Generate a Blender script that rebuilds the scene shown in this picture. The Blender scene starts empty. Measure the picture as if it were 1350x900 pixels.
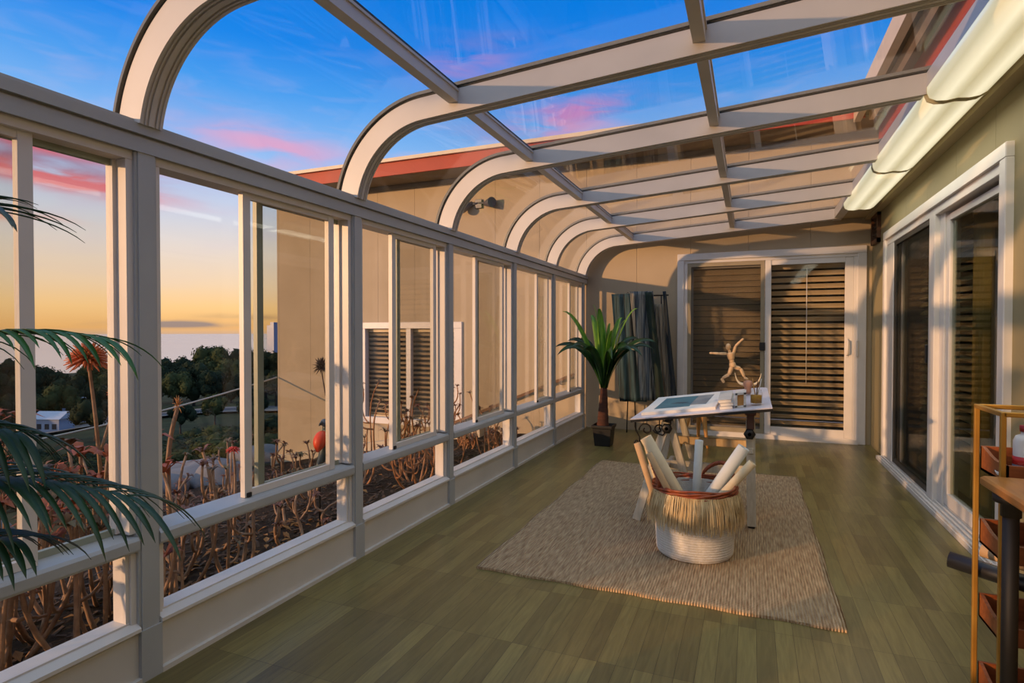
import bpy, math, random
from mathutils import Vector, Matrix, Quaternion
random.seed(7)
S = bpy.context.scene
COL = S.collection
PI = math.pi

# ---------------------------------------------------------------- camera, exposure
cam_d = bpy.data.cameras.new('camera'); cam = bpy.data.objects.new('camera', cam_d); COL.objects.link(cam)
cam.location = (1.887, 0.0, 1.176)
cam.rotation_euler = (PI/2 - 0.0157, 0, 0.3918)
cam_d.sensor_width = 36.0; cam_d.lens = 761.9/1350*36; cam_d.clip_start = 0.02; cam_d.clip_end = 20000
S.camera = cam
S.view_settings.view_transform = 'Standard'; S.view_settings.look = 'None'
S.view_settings.gamma = 1.0; S.view_settings.use_curve_mapping = False
S.view_settings.exposure = 0.08
S.cycles.transparent_max_bounces = 24
S.cycles.max_bounces = 8

def lin(c):
    return tuple(((x/255)/12.92 if x/255 <= .04045 else ((x/255+.055)/1.055)**2.4) for x in c)

# ---------------------------------------------------------------- sun (low, behind and left of the room)
SUND = Vector((-1.0, -1.15, 0.17)).normalized()
sl = bpy.data.lights.new('sun', 'SUN'); sun = bpy.data.objects.new('sun', sl); COL.objects.link(sun)
sl.energy = 3.5; sl.color = (1.0, .56, .27); sl.angle = math.radians(0.9)
sun.rotation_euler = SUND.to_track_quat('Z', 'Y').to_euler()
sun.location = (-20, -23, 5)

# ---------------------------------------------------------------- sky
def build_world():
    w = bpy.data.worlds.new('dusk_sky'); S.world = w; w.use_nodes = True
    nt = w.node_tree; N = nt.nodes; L = nt.links; N.clear()
    def M(op, a, b=None, c=None):
        n = N.new('ShaderNodeMath'); n.operation = op
        for i, x in enumerate((a, b, c)):
            if x is None: continue
            if isinstance(x, (int, float)): n.inputs[i].default_value = x
            else: L.new(x, n.inputs[i])
        return n.outputs[0]
    def mix(f, a, b, kind='MIX'):
        n = N.new('ShaderNodeMix'); n.data_type = 'RGBA'; n.blend_type = kind
        for k, x in ((0, f), (6, a), (7, b)):
            if isinstance(x, (int, float)): n.inputs[k].default_value = x
            elif isinstance(x, tuple): n.inputs[k].default_value = (*x, 1) if len(x) == 3 else x
            else: L.new(x, n.inputs[k])
        return n.outputs[2]
    tc = N.new('ShaderNodeTexCoord'); sx = N.new('ShaderNodeSeparateXYZ'); L.new(tc.outputs['Generated'], sx.inputs[0])
    x, y, z = sx.outputs
    el = M('MULTIPLY', M('ARCSINE', M('MINIMUM', M('MAXIMUM', z, -1.0), 1.0)), 180/PI)
    az = M('MULTIPLY', M('ARCTAN2', M('MULTIPLY', x, -1.0), y), 180/PI)
    rp = N.new('ShaderNodeValToRGB'); L.new(M('DIVIDE', M('ADD', el, 2.0), 62.0), rp.inputs[0])
    stops = [(-2, (150, 140, 150)), (-0.6, (176, 160, 158)), (0.4, (240, 180, 110)), (2.2, (252, 203, 138)), (4.2, (243, 210, 174)),
             (7, (229, 212, 200)), (10.5, (200, 206, 224)), (14, (166, 192, 236)), (17.5, (122, 176, 237)), (21, (72, 154, 234)),
             (25, (26, 130, 228)), (30, (6, 120, 222)), (36, (10, 112, 212)), (58, (90, 120, 180))]
    cr = rp.color_ramp
    while len(cr.elements) > 1: cr.elements.remove(cr.elements[-1])
    for i, (e, c) in enumerate(stops):
        s = cr.elements[0] if i == 0 else cr.elements.new((e+2)/62)
        s.position = (e+2)/62; s.color = (*lin(c), 1)
    col = rp.outputs[0]
    cv = N.new('ShaderNodeCombineXYZ'); L.new(M('MULTIPLY', az, .16), cv.inputs[0]); L.new(M('MULTIPLY', el, .75), cv.inputs[1])
    nz = N.new('ShaderNodeTexNoise'); nz.inputs['Scale'].default_value = 1.0; nz.inputs['Detail'].default_value = 6; nz.inputs['Distortion'].default_value = .5
    L.new(cv.outputs[0], nz.inputs['Vector']); noise = nz.outputs[0]
    def blob(a, e, sa, se, tilt=0.0):
        da = M('SUBTRACT', az, a)
        d1 = M('POWER', M('ABSOLUTE', M('DIVIDE', da, sa)), 2.0)
        d2 = M('POWER', M('ABSOLUTE', M('DIVIDE', M('SUBTRACT', M('SUBTRACT', el, e), M('MULTIPLY', da, tilt)), se)), 2.0)
        return M('EXPONENT', M('MULTIPLY', M('ADD', d1, d2), -1.0))
    streak = M('MULTIPLY', M('SUBTRACT', noise, .32), 4.0)
    streak = M('MINIMUM', M('MAXIMUM', streak, 0.0), 1.0)
    def cloud(col, a, e, sa, se, c, k, tilt=0.0):
        f = M('MINIMUM', M('MULTIPLY', M('MULTIPLY', blob(a, e, sa, se, tilt), streak), k*.75), .85)
        return mix(f, col, lin(c))
    faint = M('MULTIPLY', M('MAXIMUM', M('SUBTRACT', noise, .5), 0.0), 1.2)
    faint = M('MULTIPLY', faint, M('MAXIMUM', M('SUBTRACT', 1.0, M('DIVIDE', M('ABSOLUTE', M('SUBTRACT', el, 15.0)), 14.0)), 0.0))
    col = mix(faint, col, lin((206, 186, 214)))
    for args in ((62, 14.6, 7, 1.0, (120, 92, 132), 1.6, .05), (60, 14.1, 6, .75, (222, 108, 122), 1.8, .08), (63, 12.6, 6.5, .75, (104, 84, 122), 1.6, .06),
                 (61, 11.9, 6.5, .8, (226, 104, 106), 2.0, .10), (63, 8.6, 3, .4, (236, 160, 130), 1.2, 0), (45, 16.6, 6.5, 1.2, (222, 160, 196), 1.2, .1),
                 (48, 14.9, 5, .8, (224, 168, 192), .8, .1), (17, 20.6, 5.5, 1.1, (204, 132, 190), 1.3, -.1), (19, 19.2, 6, .7, (222, 148, 186), 1.1, -.05),
                 (27, 24.6, 4.5, 1.3, (160, 132, 205), 1.2, -.1), (24, 26.5, 4, .8, (110, 125, 205), .8, 0), (53, .7, 4, .28, (140, 128, 130), 2.0, 0), (47, 1.4, 3.0, .25, (176, 140, 110), 1.2, 0), (52, 19.5, 6, 1.0, (150, 160, 220), .6, .1)):
        col = cloud(col, *args)
    # unseen sky brightened overhead and around the sun to light the room
    over = N.new('ShaderNodeMapRange'); over.interpolation_type = 'SMOOTHSTEP'
    L.new(el, over.inputs[0]); over.inputs[1].default_value = 38; over.inputs[2].default_value = 62
    col = mix(over.outputs[0], col, (.76, .98, 1.24))
    dt = N.new('ShaderNodeVectorMath'); dt.operation = 'DOT_PRODUCT'; L.new(tc.outputs['Generated'], dt.inputs[0]); dt.inputs[1].default_value = SUND
    gl = M('POWER', M('MAXIMUM', dt.outputs['Value'], 0.0), 3.0)
    gl = M('MULTIPLY', gl, M('MINIMUM', M('MAXIMUM', M('ADD', M('MULTIPLY', el, .2), .6), 0.0), 1.0))
    col = mix(gl, col, (.92, .94, .98))
    bg = N.new('ShaderNodeBackground'); L.new(col, bg.inputs[0]); bg.inputs[1].default_value = 1.06
    o = N.new('ShaderNodeOutputWorld'); L.new(bg.outputs[0], o.inputs[0])
build_world()

# ---------------------------------------------------------------- materials
MAT = {}
def mat(name, c1, c2=None, rough=.5, metal=0, scale=8, bump=0.0, bscale=None, stretch=(1, 1, 1), spec=.5, detail=5):
    if name in MAT: return MAT[name]
    m = bpy.data.materials.new(name); m.use_nodes = True; nt = m.node_tree; N = nt.nodes; L = nt.links
    b = N['Principled BSDF']; b.inputs['Roughness'].default_value = rough; b.inputs['Metallic'].default_value = metal
    b.inputs['Specular IOR Level'].default_value = spec
    c1 = lin(c1); c2 = lin(c2) if c2 else tuple(x*.86 for x in c1)
    tc = N.new('ShaderNodeTexCoord'); mp = N.new('ShaderNodeMapping'); mp.inputs['Scale'].default_value = stretch
    L.new(tc.outputs['Object'], mp.inputs[0])
    nz = N.new('ShaderNodeTexNoise'); nz.inputs['Scale'].default_value = scale; nz.inputs['Detail'].default_value = detail
    L.new(mp.outputs[0], nz.inputs['Vector'])
    rp = N.new('ShaderNodeValToRGB'); rp.color_ramp.elements[0].position = .3; rp.color_ramp.elements[1].position = .7
    rp.color_ramp.elements[0].color = (*c1, 1); rp.color_ramp.elements[1].color = (*c2, 1)
    L.new(nz.outputs[0], rp.inputs[0]); L.new(rp.outputs[0], b.inputs['Base Color'])
    if bump:
        n2 = N.new('ShaderNodeTexNoise'); n2.inputs['Scale'].default_value = bscale or scale*4; n2.inputs['Detail'].default_value = 4
        L.new(mp.outputs[0], n2.inputs['Vector'])
        bp = N.new('ShaderNodeBump'); bp.inputs['Strength'].default_value = bump; bp.inputs['Distance'].default_value = .01
        L.new(n2.outputs[0], bp.inputs['Height']); L.new(bp.outputs[0], b.inputs['Normal'])
    MAT[name] = m
    return m

def glass_mat(name, tint=(.96, .975, .965), rough=0.0):
    m = bpy.data.materials.new(name); m.use_nodes = True; nt = m.node_tree; N = nt.nodes; L = nt.links; N.clear()
    g = N.new('ShaderNodeNewGeometry'); d = N.new('ShaderNodeVectorMath'); d.operation = 'DOT_PRODUCT'
    L.new(g.outputs['Incoming'], d.inputs[0]); L.new(g.outputs['Normal'], d.inputs[1])
    def Mm(op, a, b):
        n = N.new('ShaderNodeMath'); n.operation = op
        for i, x in enumerate((a, b)):
            if x is None: continue
            if isinstance(x, (int, float)): n.inputs[i].default_value = x
            else: L.new(x, n.inputs[i])
        return n.outputs[0]
    c = Mm('ABSOLUTE', d.outputs['Value'], None)
    f = Mm('ADD', Mm('MULTIPLY', Mm('POWER', Mm('SUBTRACT', 1.0, c), 5.0), .75), .011)
    t = N.new('ShaderNodeBsdfTransparent'); t.inputs[0].default_value = (*tint, 1)
    gl = N.new('ShaderNodeBsdfAnisotropic'); gl.inputs['Roughness'].default_value = rough; gl.inputs['Color'].default_value = (.95, .97, .97, 1)
    mx = N.new('ShaderNodeMixShader'); L.new(f, mx.inputs[0]); L.new(t.outputs[0], mx.inputs[1]); L.new(gl.outputs[0], mx.inputs[2])
    o = N.new('ShaderNodeOutputMaterial'); L.new(mx.outputs[0], o.inputs[0])
    MAT[name] = m; return m

GLASS = glass_mat('clear_glass', (.985, .99, .985))
GLASSW = glass_mat('tinted_sash_glass', (.91, .91, .89))
GLASSD = glass_mat('tinted_door_glass', (.72, .76, .70))
WHITE = mat('white_painted_aluminium', (208, 202, 194), (196, 191, 184), rough=.42, scale=3)
WHITESH = mat('shaded_white_aluminium', (174, 176, 177), (165, 167, 168), rough=.42, scale=3)  # white frame paint darkened: shade of the room-facing side put into the colour
CAP = mat('bronze_glazing_cap', (96, 94, 84), (80, 78, 70), rough=.5)
GASKET = mat('dark_gasket', (38, 38, 34), rough=.7)
WFRAME = mat('white_vinyl_frame', (216, 210, 204), (206, 200, 195), rough=.4, scale=4)
SASHG = mat('grey_green_sash', (150, 156, 142), (138, 146, 132), rough=.4, scale=4)
BLACK = mat('black_plastic', (22, 22, 22), rough=.45)
IRON = mat('black_iron', (26, 23, 22), (34, 30, 28), rough=.5, metal=.4)
BRASS = mat('aged_brass', (196, 148, 66), (170, 122, 50), rough=.36, metal=.5)
TEAK = mat('red_brown_wood', (150, 82, 42), (116, 58, 28), rough=.42, scale=10, stretch=(1, 6, 6))
OAK = mat('honey_wood_top', (176, 118, 56), (148, 92, 42), rough=.33, scale=8, stretch=(8, 1, 4))
PALEW = mat('pale_beech_wood', (204, 178, 136), (186, 156, 112), rough=.5, scale=10, stretch=(5, 5, 1))
TANW = mat('golden_stool_wood', (192, 140, 72), (168, 116, 56), rough=.5, scale=10, stretch=(5, 5, 1))
WASHW = mat('whitewashed_wood', (206, 200, 186), (186, 178, 160), rough=.55, scale=12, stretch=(6, 6, 1))

def siding_mat(name, c1, c2, axis, pitch, rough=.75):
    m = mat(name, c1, c2, rough=rough, scale=2.2, bump=.12, bscale=60)
    nt = m.node_tree; N = nt.nodes; L = nt.links; b = N['Principled BSDF']
    g = N.new('ShaderNodeNewGeometry'); sx = N.new('ShaderNodeSeparateXYZ'); L.new(g.outputs['Position'], sx.inputs[0])
    a = N.new('ShaderNodeMath'); a.operation = 'PINGPONG'; a.inputs[1].default_value = pitch/2; L.new(sx.outputs[axis], a.inputs[0])
    c = N.new('ShaderNodeMath'); c.operation = 'MINIMUM'; c.inputs[1].default_value = .006; L.new(a.outputs[0], c.inputs[0])
    bp = N.new('ShaderNodeBump'); bp.inputs['Strength'].default_value = .8; bp.inputs['Distance'].default_value = 1.0
    L.new(c.outputs[0], bp.inputs['Height']); L.new(bp.outputs[0], b.inputs['Normal'])
    return m
TANWALL = siding_mat('tan_stucco_siding', (176, 158, 130), (168, 150, 122), 0, .62)
OLIVE = siding_mat('olive_tan_siding', (148, 136, 100), (140, 128, 93), 1, .62)

# ---------------------------------------------------------------- mesh builder
ORG = {}
class MB:
    def __init__(s): s.v = []; s.f = []; s.sm = []
    def add(s, vs, fs, smooth=False):
        o = len(s.v); s.v += [Vector(p) for p in vs]; s.f += [tuple(i+o for i in f) for f in fs]; s.sm += [smooth]*len(fs); return s
    def box(s, a, b):
        x0, y0, z0 = a; x1, y1, z1 = b
        return s.add([(x0, y0, z0), (x1, y0, z0), (x1, y1, z0), (x0, y1, z0), (x0, y0, z1), (x1, y0, z1), (x1, y1, z1), (x0, y1, z1)],
                     [(3, 2, 1, 0), (4, 5, 6, 7), (0, 1, 5, 4), (1, 2, 6, 5), (2, 3, 7, 6), (3, 0, 4, 7)])
    def cbox(s, a, b, c=.004):
        """box with chamfered edges (octagonal in every section)"""
        x0, y0, z0 = a; x1, y1, z1 = b
        c = min(c, .4*min(abs(x1-x0), abs(y1-y0), abs(z1-z0)))
        def ring(z, i): return [(x0+c+i, y0+i, z), (x1-c-i, y0+i, z), (x1-i, y0+c+i, z), (x1-i, y1-c-i, z), (x1-c-i, y1-i, z), (x0+c+i, y1-i, z), (x0+i, y1-c-i, z), (x0+i, y0+c+i, z)]
        vs = ring(z0, c)+ring(z0+c, 0)+ring(z1-c, 0)+ring(z1, c)
        # the inset rings shrink by c; keep them valid
        fs = [tuple(range(7, -1, -1)), tuple(range(24, 32))]
        for r in range(3):
            for i in range(8): fs.append((r*8+i, r*8+(i+1) % 8, r*8+8+(i+1) % 8, r*8+8+i))
        return s.add(vs, fs)
    def obox(s, p, q, w, h, up=(0, 0, 1)):
        """bar from p to q, w wide and h high"""
        p = Vector(p); q = Vector(q); d = (q-p).normalized(); up = Vector(up)
        sd = d.cross(up)
        if sd.length < 1e-4: sd = d.cross(Vector((1, 0, 0)))
        sd.normalize(); u = sd.cross(d)
        vs = []
        for e in (p, q):
            for a, b in ((-1, -1), (1, -1), (1, 1), (-1, 1)): vs.append(e+sd*a*w/2+u*b*h/2)
        return s.add(vs, [(0, 1, 2, 3), (7, 6, 5, 4), (0, 4, 5, 1), (1, 5, 6, 2), (2, 6, 7, 3), (3, 7, 4, 0)])
    def tube(s, pts, r, n=8, cap=True, smooth=True):
        pts = [Vector(p) for p in pts]; rs = r if isinstance(r, (list, tuple)) else [r]*len(pts)
        t0 = (pts[1]-pts[0]).normalized(); nn = t0.orthogonal().normalized(); vs = []
        for i, p in enumerate(pts):
            t = (pts[min(i+1, len(pts)-1)]-pts[max(i-1, 0)]).normalized()
            nn = (nn-t*nn.dot(t)).normalized(); bb = t.cross(nn)
            for k in range(n):
                a = 2*PI*k/n; vs.append(p+(nn*math.cos(a)+bb*math.sin(a))*rs[i])
        fs = []
        for i in range(len(pts)-1):
            for k in range(n): fs.append((i*n+k, i*n+(k+1) % n, (i+1)*n+(k+1) % n, (i+1)*n+k))
        s.add(vs, fs, smooth)
        if cap:
            o = len(s.v)-len(vs); s.f += [tuple(o+k for k in range(n-1, -1, -1)), tuple(o+(len(pts)-1)*n+k for k in range(n))]; s.sm += [False]*2
        return s
    def lathe(s, prof, c=(0, 0, 0), n=24, smooth=True, closed=False):
        cx, cy, cz = c; vs = []
        for r, z in prof:
            for k in range(n): a = 2*PI*k/n; vs.append((cx+r*math.cos(a), cy+r*math.sin(a), cz+z))
        fs = []
        m = len(prof)
        for i in range(m if closed else m-1):
            j = (i+1) % m
            for k in range(n): fs.append((i*n+k, i*n+(k+1) % n, j*n+(k+1) % n, j*n+k))
        s.add(vs, fs, smooth)
        return s
    def sphere(s, c, r, n=10, m=7, sc=(1, 1, 1)):
        prof = [(max(1e-4, r*math.sin(PI*i/m)), -r*math.cos(PI*i/m)) for i in range(m+1)]
        o = len(s.v); s.lathe(prof, (0, 0, 0), n)
        for i in range(o, len(s.v)): v = s.v[i]; s.v[i] = Vector((c[0]+v.x*sc[0], c[1]+v.y*sc[1], c[2]+v.z*sc[2]))
        return s
    def sweep(s, frames, prof, smooth=False, closed=True):
        """frames: (point, u, w) ; prof: list of (a along w, b along u)"""
        n = len(prof); vs = []
        for p, u, w in frames:
            for a, b in prof: vs.append(Vector(p)+Vector(w)*a+Vector(u)*b)
        fs = []
        for i in range(len(frames)-1):
            for k in range(n if closed else n-1): fs.append((i*n+k, i*n+(k+1) % n, (i+1)*n+(k+1) % n, (i+1)*n+k))
        if closed: fs += [tuple(range(n-1, -1, -1)), tuple(range((len(frames)-1)*n, len(frames)*n))]
        return s.add(vs, fs, smooth)
    def grid(s, fn, nu, nv, smooth=True):
        vs = [fn(i/nu, j/nv) for j in range(nv+1) for i in range(nu+1)]
        fs = [(j*(nu+1)+i, j*(nu+1)+i+1, (j+1)*(nu+1)+i+1, (j+1)*(nu+1)+i) for j in range(nv) for i in range(nu)]
        return s.add(vs, fs, smooth)
    def xf(s, mx):
        s.v = [mx @ v for v in s.v]; return s
    def build(s, name, m, parent=None, bevel=0, solid=0):
        me = bpy.data.meshes.new(name); ob = bpy.data.objects.new(name, me)
        if parent is not None: o = ORG[parent.name]
        else:
            xs = [v.x for v in s.v]; ys = [v.y for v in s.v]; zs = [v.z for v in s.v]
            o = Vector(((min(xs)+max(xs))/2, (min(ys)+max(ys))/2, min(zs)))
        me.from_pydata([v-o for v in s.v], [], s.f); me.polygons.foreach_set('use_smooth', s.sm)
        me.materials.append(m); me.validate(); me.update()
        COL.objects.link(ob)
        if parent is not None: ob.parent = parent
        else: ob.location = o
        ORG[ob.name] = o.copy()
        if bevel:
            b = ob.modifiers.new('bevel', 'BEVEL'); b.width = bevel; b.segments = 2; b.limit_method = 'ANGLE'
        if solid:
            b = ob.modifiers.new('solid', 'SOLIDIFY'); b.thickness = solid; b.offset = 0
        return ob

def empty(name, loc):
    o = bpy.data.objects.new(name, None); COL.objects.link(o); o.location = loc; o.empty_display_size = .1
    ORG[o.name] = Vector(loc); return o
def tag(o, label, cat, group=None, kind=None):
    o['label'] = label; o['category'] = cat
    if group: o['group'] = group
    if kind: o['kind'] = kind
    return o
def struct(o, label, cat):
    o['label'] = label; o['category'] = cat; o['kind'] = 'structure'; return o
def copy_tree(o, parent=None):
    c = o.copy(); COL.objects.link(c); c.parent = parent; ORG[c.name] = ORG.get(o.name, Vector((0, 0, 0)))
    for ch in list(o.children): copy_tree(ch, c)
    return c
def bez(p0, p1, p2, p3, n):
    p0, p1, p2, p3 = map(Vector, (p0, p1, p2, p3)); out = []
    for i in range(n+1):
        t = i/n; out.append(p0*(1-t)**3+p1*3*t*(1-t)**2+p2*3*t*t*(1-t)+p3*t**3)
    return out

# ================================================================ ROOM SHELL
XW = 3.049; YB = 7.0; YR = -2.1
POST = [-2.05, -.92, .22, 1.335, 2.468, 3.474, 4.633, 5.72, 6.86]

# ---- floor
def floor_mat():
    m = bpy.data.materials.new('olive_laminate_planks'); m.use_nodes = True; nt = m.node_tree; N = nt.nodes; L = nt.links
    b = N['Principled BSDF']; b.inputs['Roughness'].default_value = .34; b.inputs['Specular IOR Level'].default_value = .45
    g = N.new('ShaderNodeNewGeometry'); mp = N.new('ShaderNodeMapping'); mp.inputs['Rotation'].default_value = (0, 0, PI/2)
    L.new(g.outputs['Position'], mp.inputs[0])
    br = N.new('ShaderNodeTexBrick'); L.new(mp.outputs[0], br.inputs['Vector'])
    for k, v in (('Scale', 1.0), ('Brick Width', .46), ('Row Height', .066), ('Mortar Size', .0008), ('Bias', 0.0)): br.inputs[k].default_value = v
    br.offset = .37; br.offset_frequency = 1
    br.inputs['Color1'].default_value = (*lin((143, 129, 76)), 1); br.inputs['Color2'].default_value = (*lin((112, 99, 57)), 1); br.inputs['Mortar'].default_value = (*lin((70, 58, 32)), 1)
    ms = N.new('ShaderNodeMapping'); ms.inputs['Scale'].default_value = (26, 2.2, 1); L.new(g.outputs['Position'], ms.inputs[0])
    nz = N.new('ShaderNodeTexNoise'); nz.inputs['Scale'].default_value = 2.0; nz.inputs['Detail'].default_value = 7; nz.inputs['Distortion'].default_value = 1.2; L.new(ms.outputs[0], nz.inputs['Vector'])
    n2 = N.new('ShaderNodeTexNoise'); n2.inputs['Scale'].default_value = 2.4; L.new(g.outputs['Position'], n2.inputs['Vector'])
    mx = N.new('ShaderNodeMix'); mx.data_type = 'RGBA'; mx.blend_type = 'MULTIPLY'; mx.inputs[0].default_value = .55
    L.new(br.outputs[0], mx.inputs[6])
    rp = N.new('ShaderNodeValToRGB'); rp.color_ramp.elements[0].position = .3; rp.color_ramp.elements[0].color = (.48, .46, .42, 1); rp.color_ramp.elements[1].position = .65
    L.new(nz.outputs[0], rp.inputs[0]); L.new(rp.outputs[0], mx.inputs[7])
    m2 = N.new('ShaderNodeMix'); m2.data_type = 'RGBA'; m2.blend_type = 'MULTIPLY'; m2.inputs[0].default_value = .3
    L.new(mx.outputs[2], m2.inputs[6]); L.new(n2.outputs[0], m2.inputs[7])
    L.new(m2.outputs[2], b.inputs['Base Color'])
    bp = N.new('ShaderNodeBump'); bp.inputs['Strength'].default_value = .08; bp.inputs['Distance'].default_value = .002; L.new(br.outputs['Fac'], bp.inputs['Height']); L.new(bp.outputs[0], b.inputs['Normal'])
    return m
fl = MB().box((-.10, YR, -.12), (XW+.12, YB+.10, 0)).build('floor', floor_mat())
struct(fl, 'olive brown wood laminate plank floor', 'floor')

# ---- walls with openings
def holed(xs0, xs1, zs0, zs1, holes, fn):
    mb = MB()
    xs = sorted({xs0, xs1, *[h[0] for h in holes], *[h[1] for h in holes]}); zs = sorted({zs0, zs1, *[h[2] for h in holes], *[h[3] for h in holes]})
    xs = [x for x in xs if xs0 <= x <= xs1]; zs = [z for z in zs if zs0 <= z <= zs1]
    for i in range(len(xs)-1):
        for j in range(len(zs)-1):
            cx = (xs[i]+xs[i+1])/2; cz = (zs[j]+zs[j+1])/2
            if any(h[0] < cx < h[1] and h[2] < cz < h[3] for h in holes): continue
            mb.box(*fn(xs[i], xs[i+1], zs[j], zs[j+1]))
    return mb
D1 = (1.10, 2.99, 0.0, 2.075)          # back sliding door opening
WW = (-3.36, -1.80, -.07, 1.25)        # window of the wing seen through the glass
wb = holed(-5.0, XW+.5, -1.6, 3.26, [D1, WW], lambda a, b, c, d: ((a, YB, c), (b, YB+.14, d))).build('wall_back', TANWALL)
struct(wb, 'tan stucco house wall that closes the far end and runs on outside the glass', 'wall')
D2 = (3.50, 6.265, 0.0, 2.085)         # right sliding door opening
wr = holed(YR, YB, -.12, 2.375, [D2], lambda a, b, c, d: ((XW, a, c), (XW+.12, b, d))).build('wall_right', OLIVE)
struct(wr, 'olive tan house wall on the right with the large sliding door', 'wall')
w2 = MB().box((XW-1.4, YR-.1, 0), (XW, YR, 2.3)).build('wall_rear', OLIVE); struct(w2, 'olive tan wall at the near end behind the viewpoint', 'wall')
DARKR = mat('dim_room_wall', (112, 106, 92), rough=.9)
ri = MB()
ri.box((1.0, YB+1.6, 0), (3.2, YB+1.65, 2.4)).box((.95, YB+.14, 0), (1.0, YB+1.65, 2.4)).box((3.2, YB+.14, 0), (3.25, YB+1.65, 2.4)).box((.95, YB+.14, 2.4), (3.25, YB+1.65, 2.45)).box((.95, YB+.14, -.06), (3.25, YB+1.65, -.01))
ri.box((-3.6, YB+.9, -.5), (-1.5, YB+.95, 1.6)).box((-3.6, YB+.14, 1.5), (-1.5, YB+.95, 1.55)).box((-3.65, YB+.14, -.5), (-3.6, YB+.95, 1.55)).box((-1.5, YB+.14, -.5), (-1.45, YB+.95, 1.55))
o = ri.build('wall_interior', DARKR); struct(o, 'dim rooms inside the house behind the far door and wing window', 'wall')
ri = MB()
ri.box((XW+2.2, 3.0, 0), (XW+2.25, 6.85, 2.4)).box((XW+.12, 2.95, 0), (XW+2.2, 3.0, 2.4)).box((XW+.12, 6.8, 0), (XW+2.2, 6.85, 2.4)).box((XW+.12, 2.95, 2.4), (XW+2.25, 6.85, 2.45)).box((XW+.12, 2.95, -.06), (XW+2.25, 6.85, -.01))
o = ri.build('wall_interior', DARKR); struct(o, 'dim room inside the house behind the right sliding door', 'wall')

# ---- left glass wall: posts, beam, rails, kick panels
lw = empty('wall_left', (0, 2.4, 0)); struct(lw, 'white framed glass wall along the left side', 'wall')
for y in POST:
    w = .037
    mb = MB().box((-.10, y-w, 0), (0, y+w, 1.774))
    mb.box((0, y-w+.008, .0), (.006, y+w-.008, 1.775)).box((.0, y-w, .0), (.012, y+w, .175))
    mb.build('post', WHITESH, lw)
bm = MB().box((-.11, YR, 1.778), (0, YB, 1.872)).box((0, YR, 1.775), (.010, YB, 1.824)).box((0, YR, 1.832), (.020, YB, 1.866)).box((-.11, YR, 1.872), (.004, YB, 1.880))
bm.build('top_beam', WHITESH, lw)
for i in range(len(POST)-1):
    a, b = POST[i]+.037, POST[i+1]-.037
    MB().box((-.09, a, 0), (-.004, b, .176)).box((-.09, a, .0), (.014, b, .018)).build('kick_panel', WHITE, lw)
    MB().add([(-.10, a, .176), (.012, a, .176), (.012, a, .188), (-.016, a, .202), (-.10, a, .202), (-.10, b, .176), (.012, b, .176), (.012, b, .188), (-.016, b, .202), (-.10, b, .202)],
             [(0, 1, 2, 3, 4), (9, 8, 7, 6, 5), (0, 5, 6, 1), (1, 6, 7, 2), (2, 7, 8, 3), (3, 8, 9, 4), (4, 9, 5, 0)]).build('kick_sill', WFRAME, lw)

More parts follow.
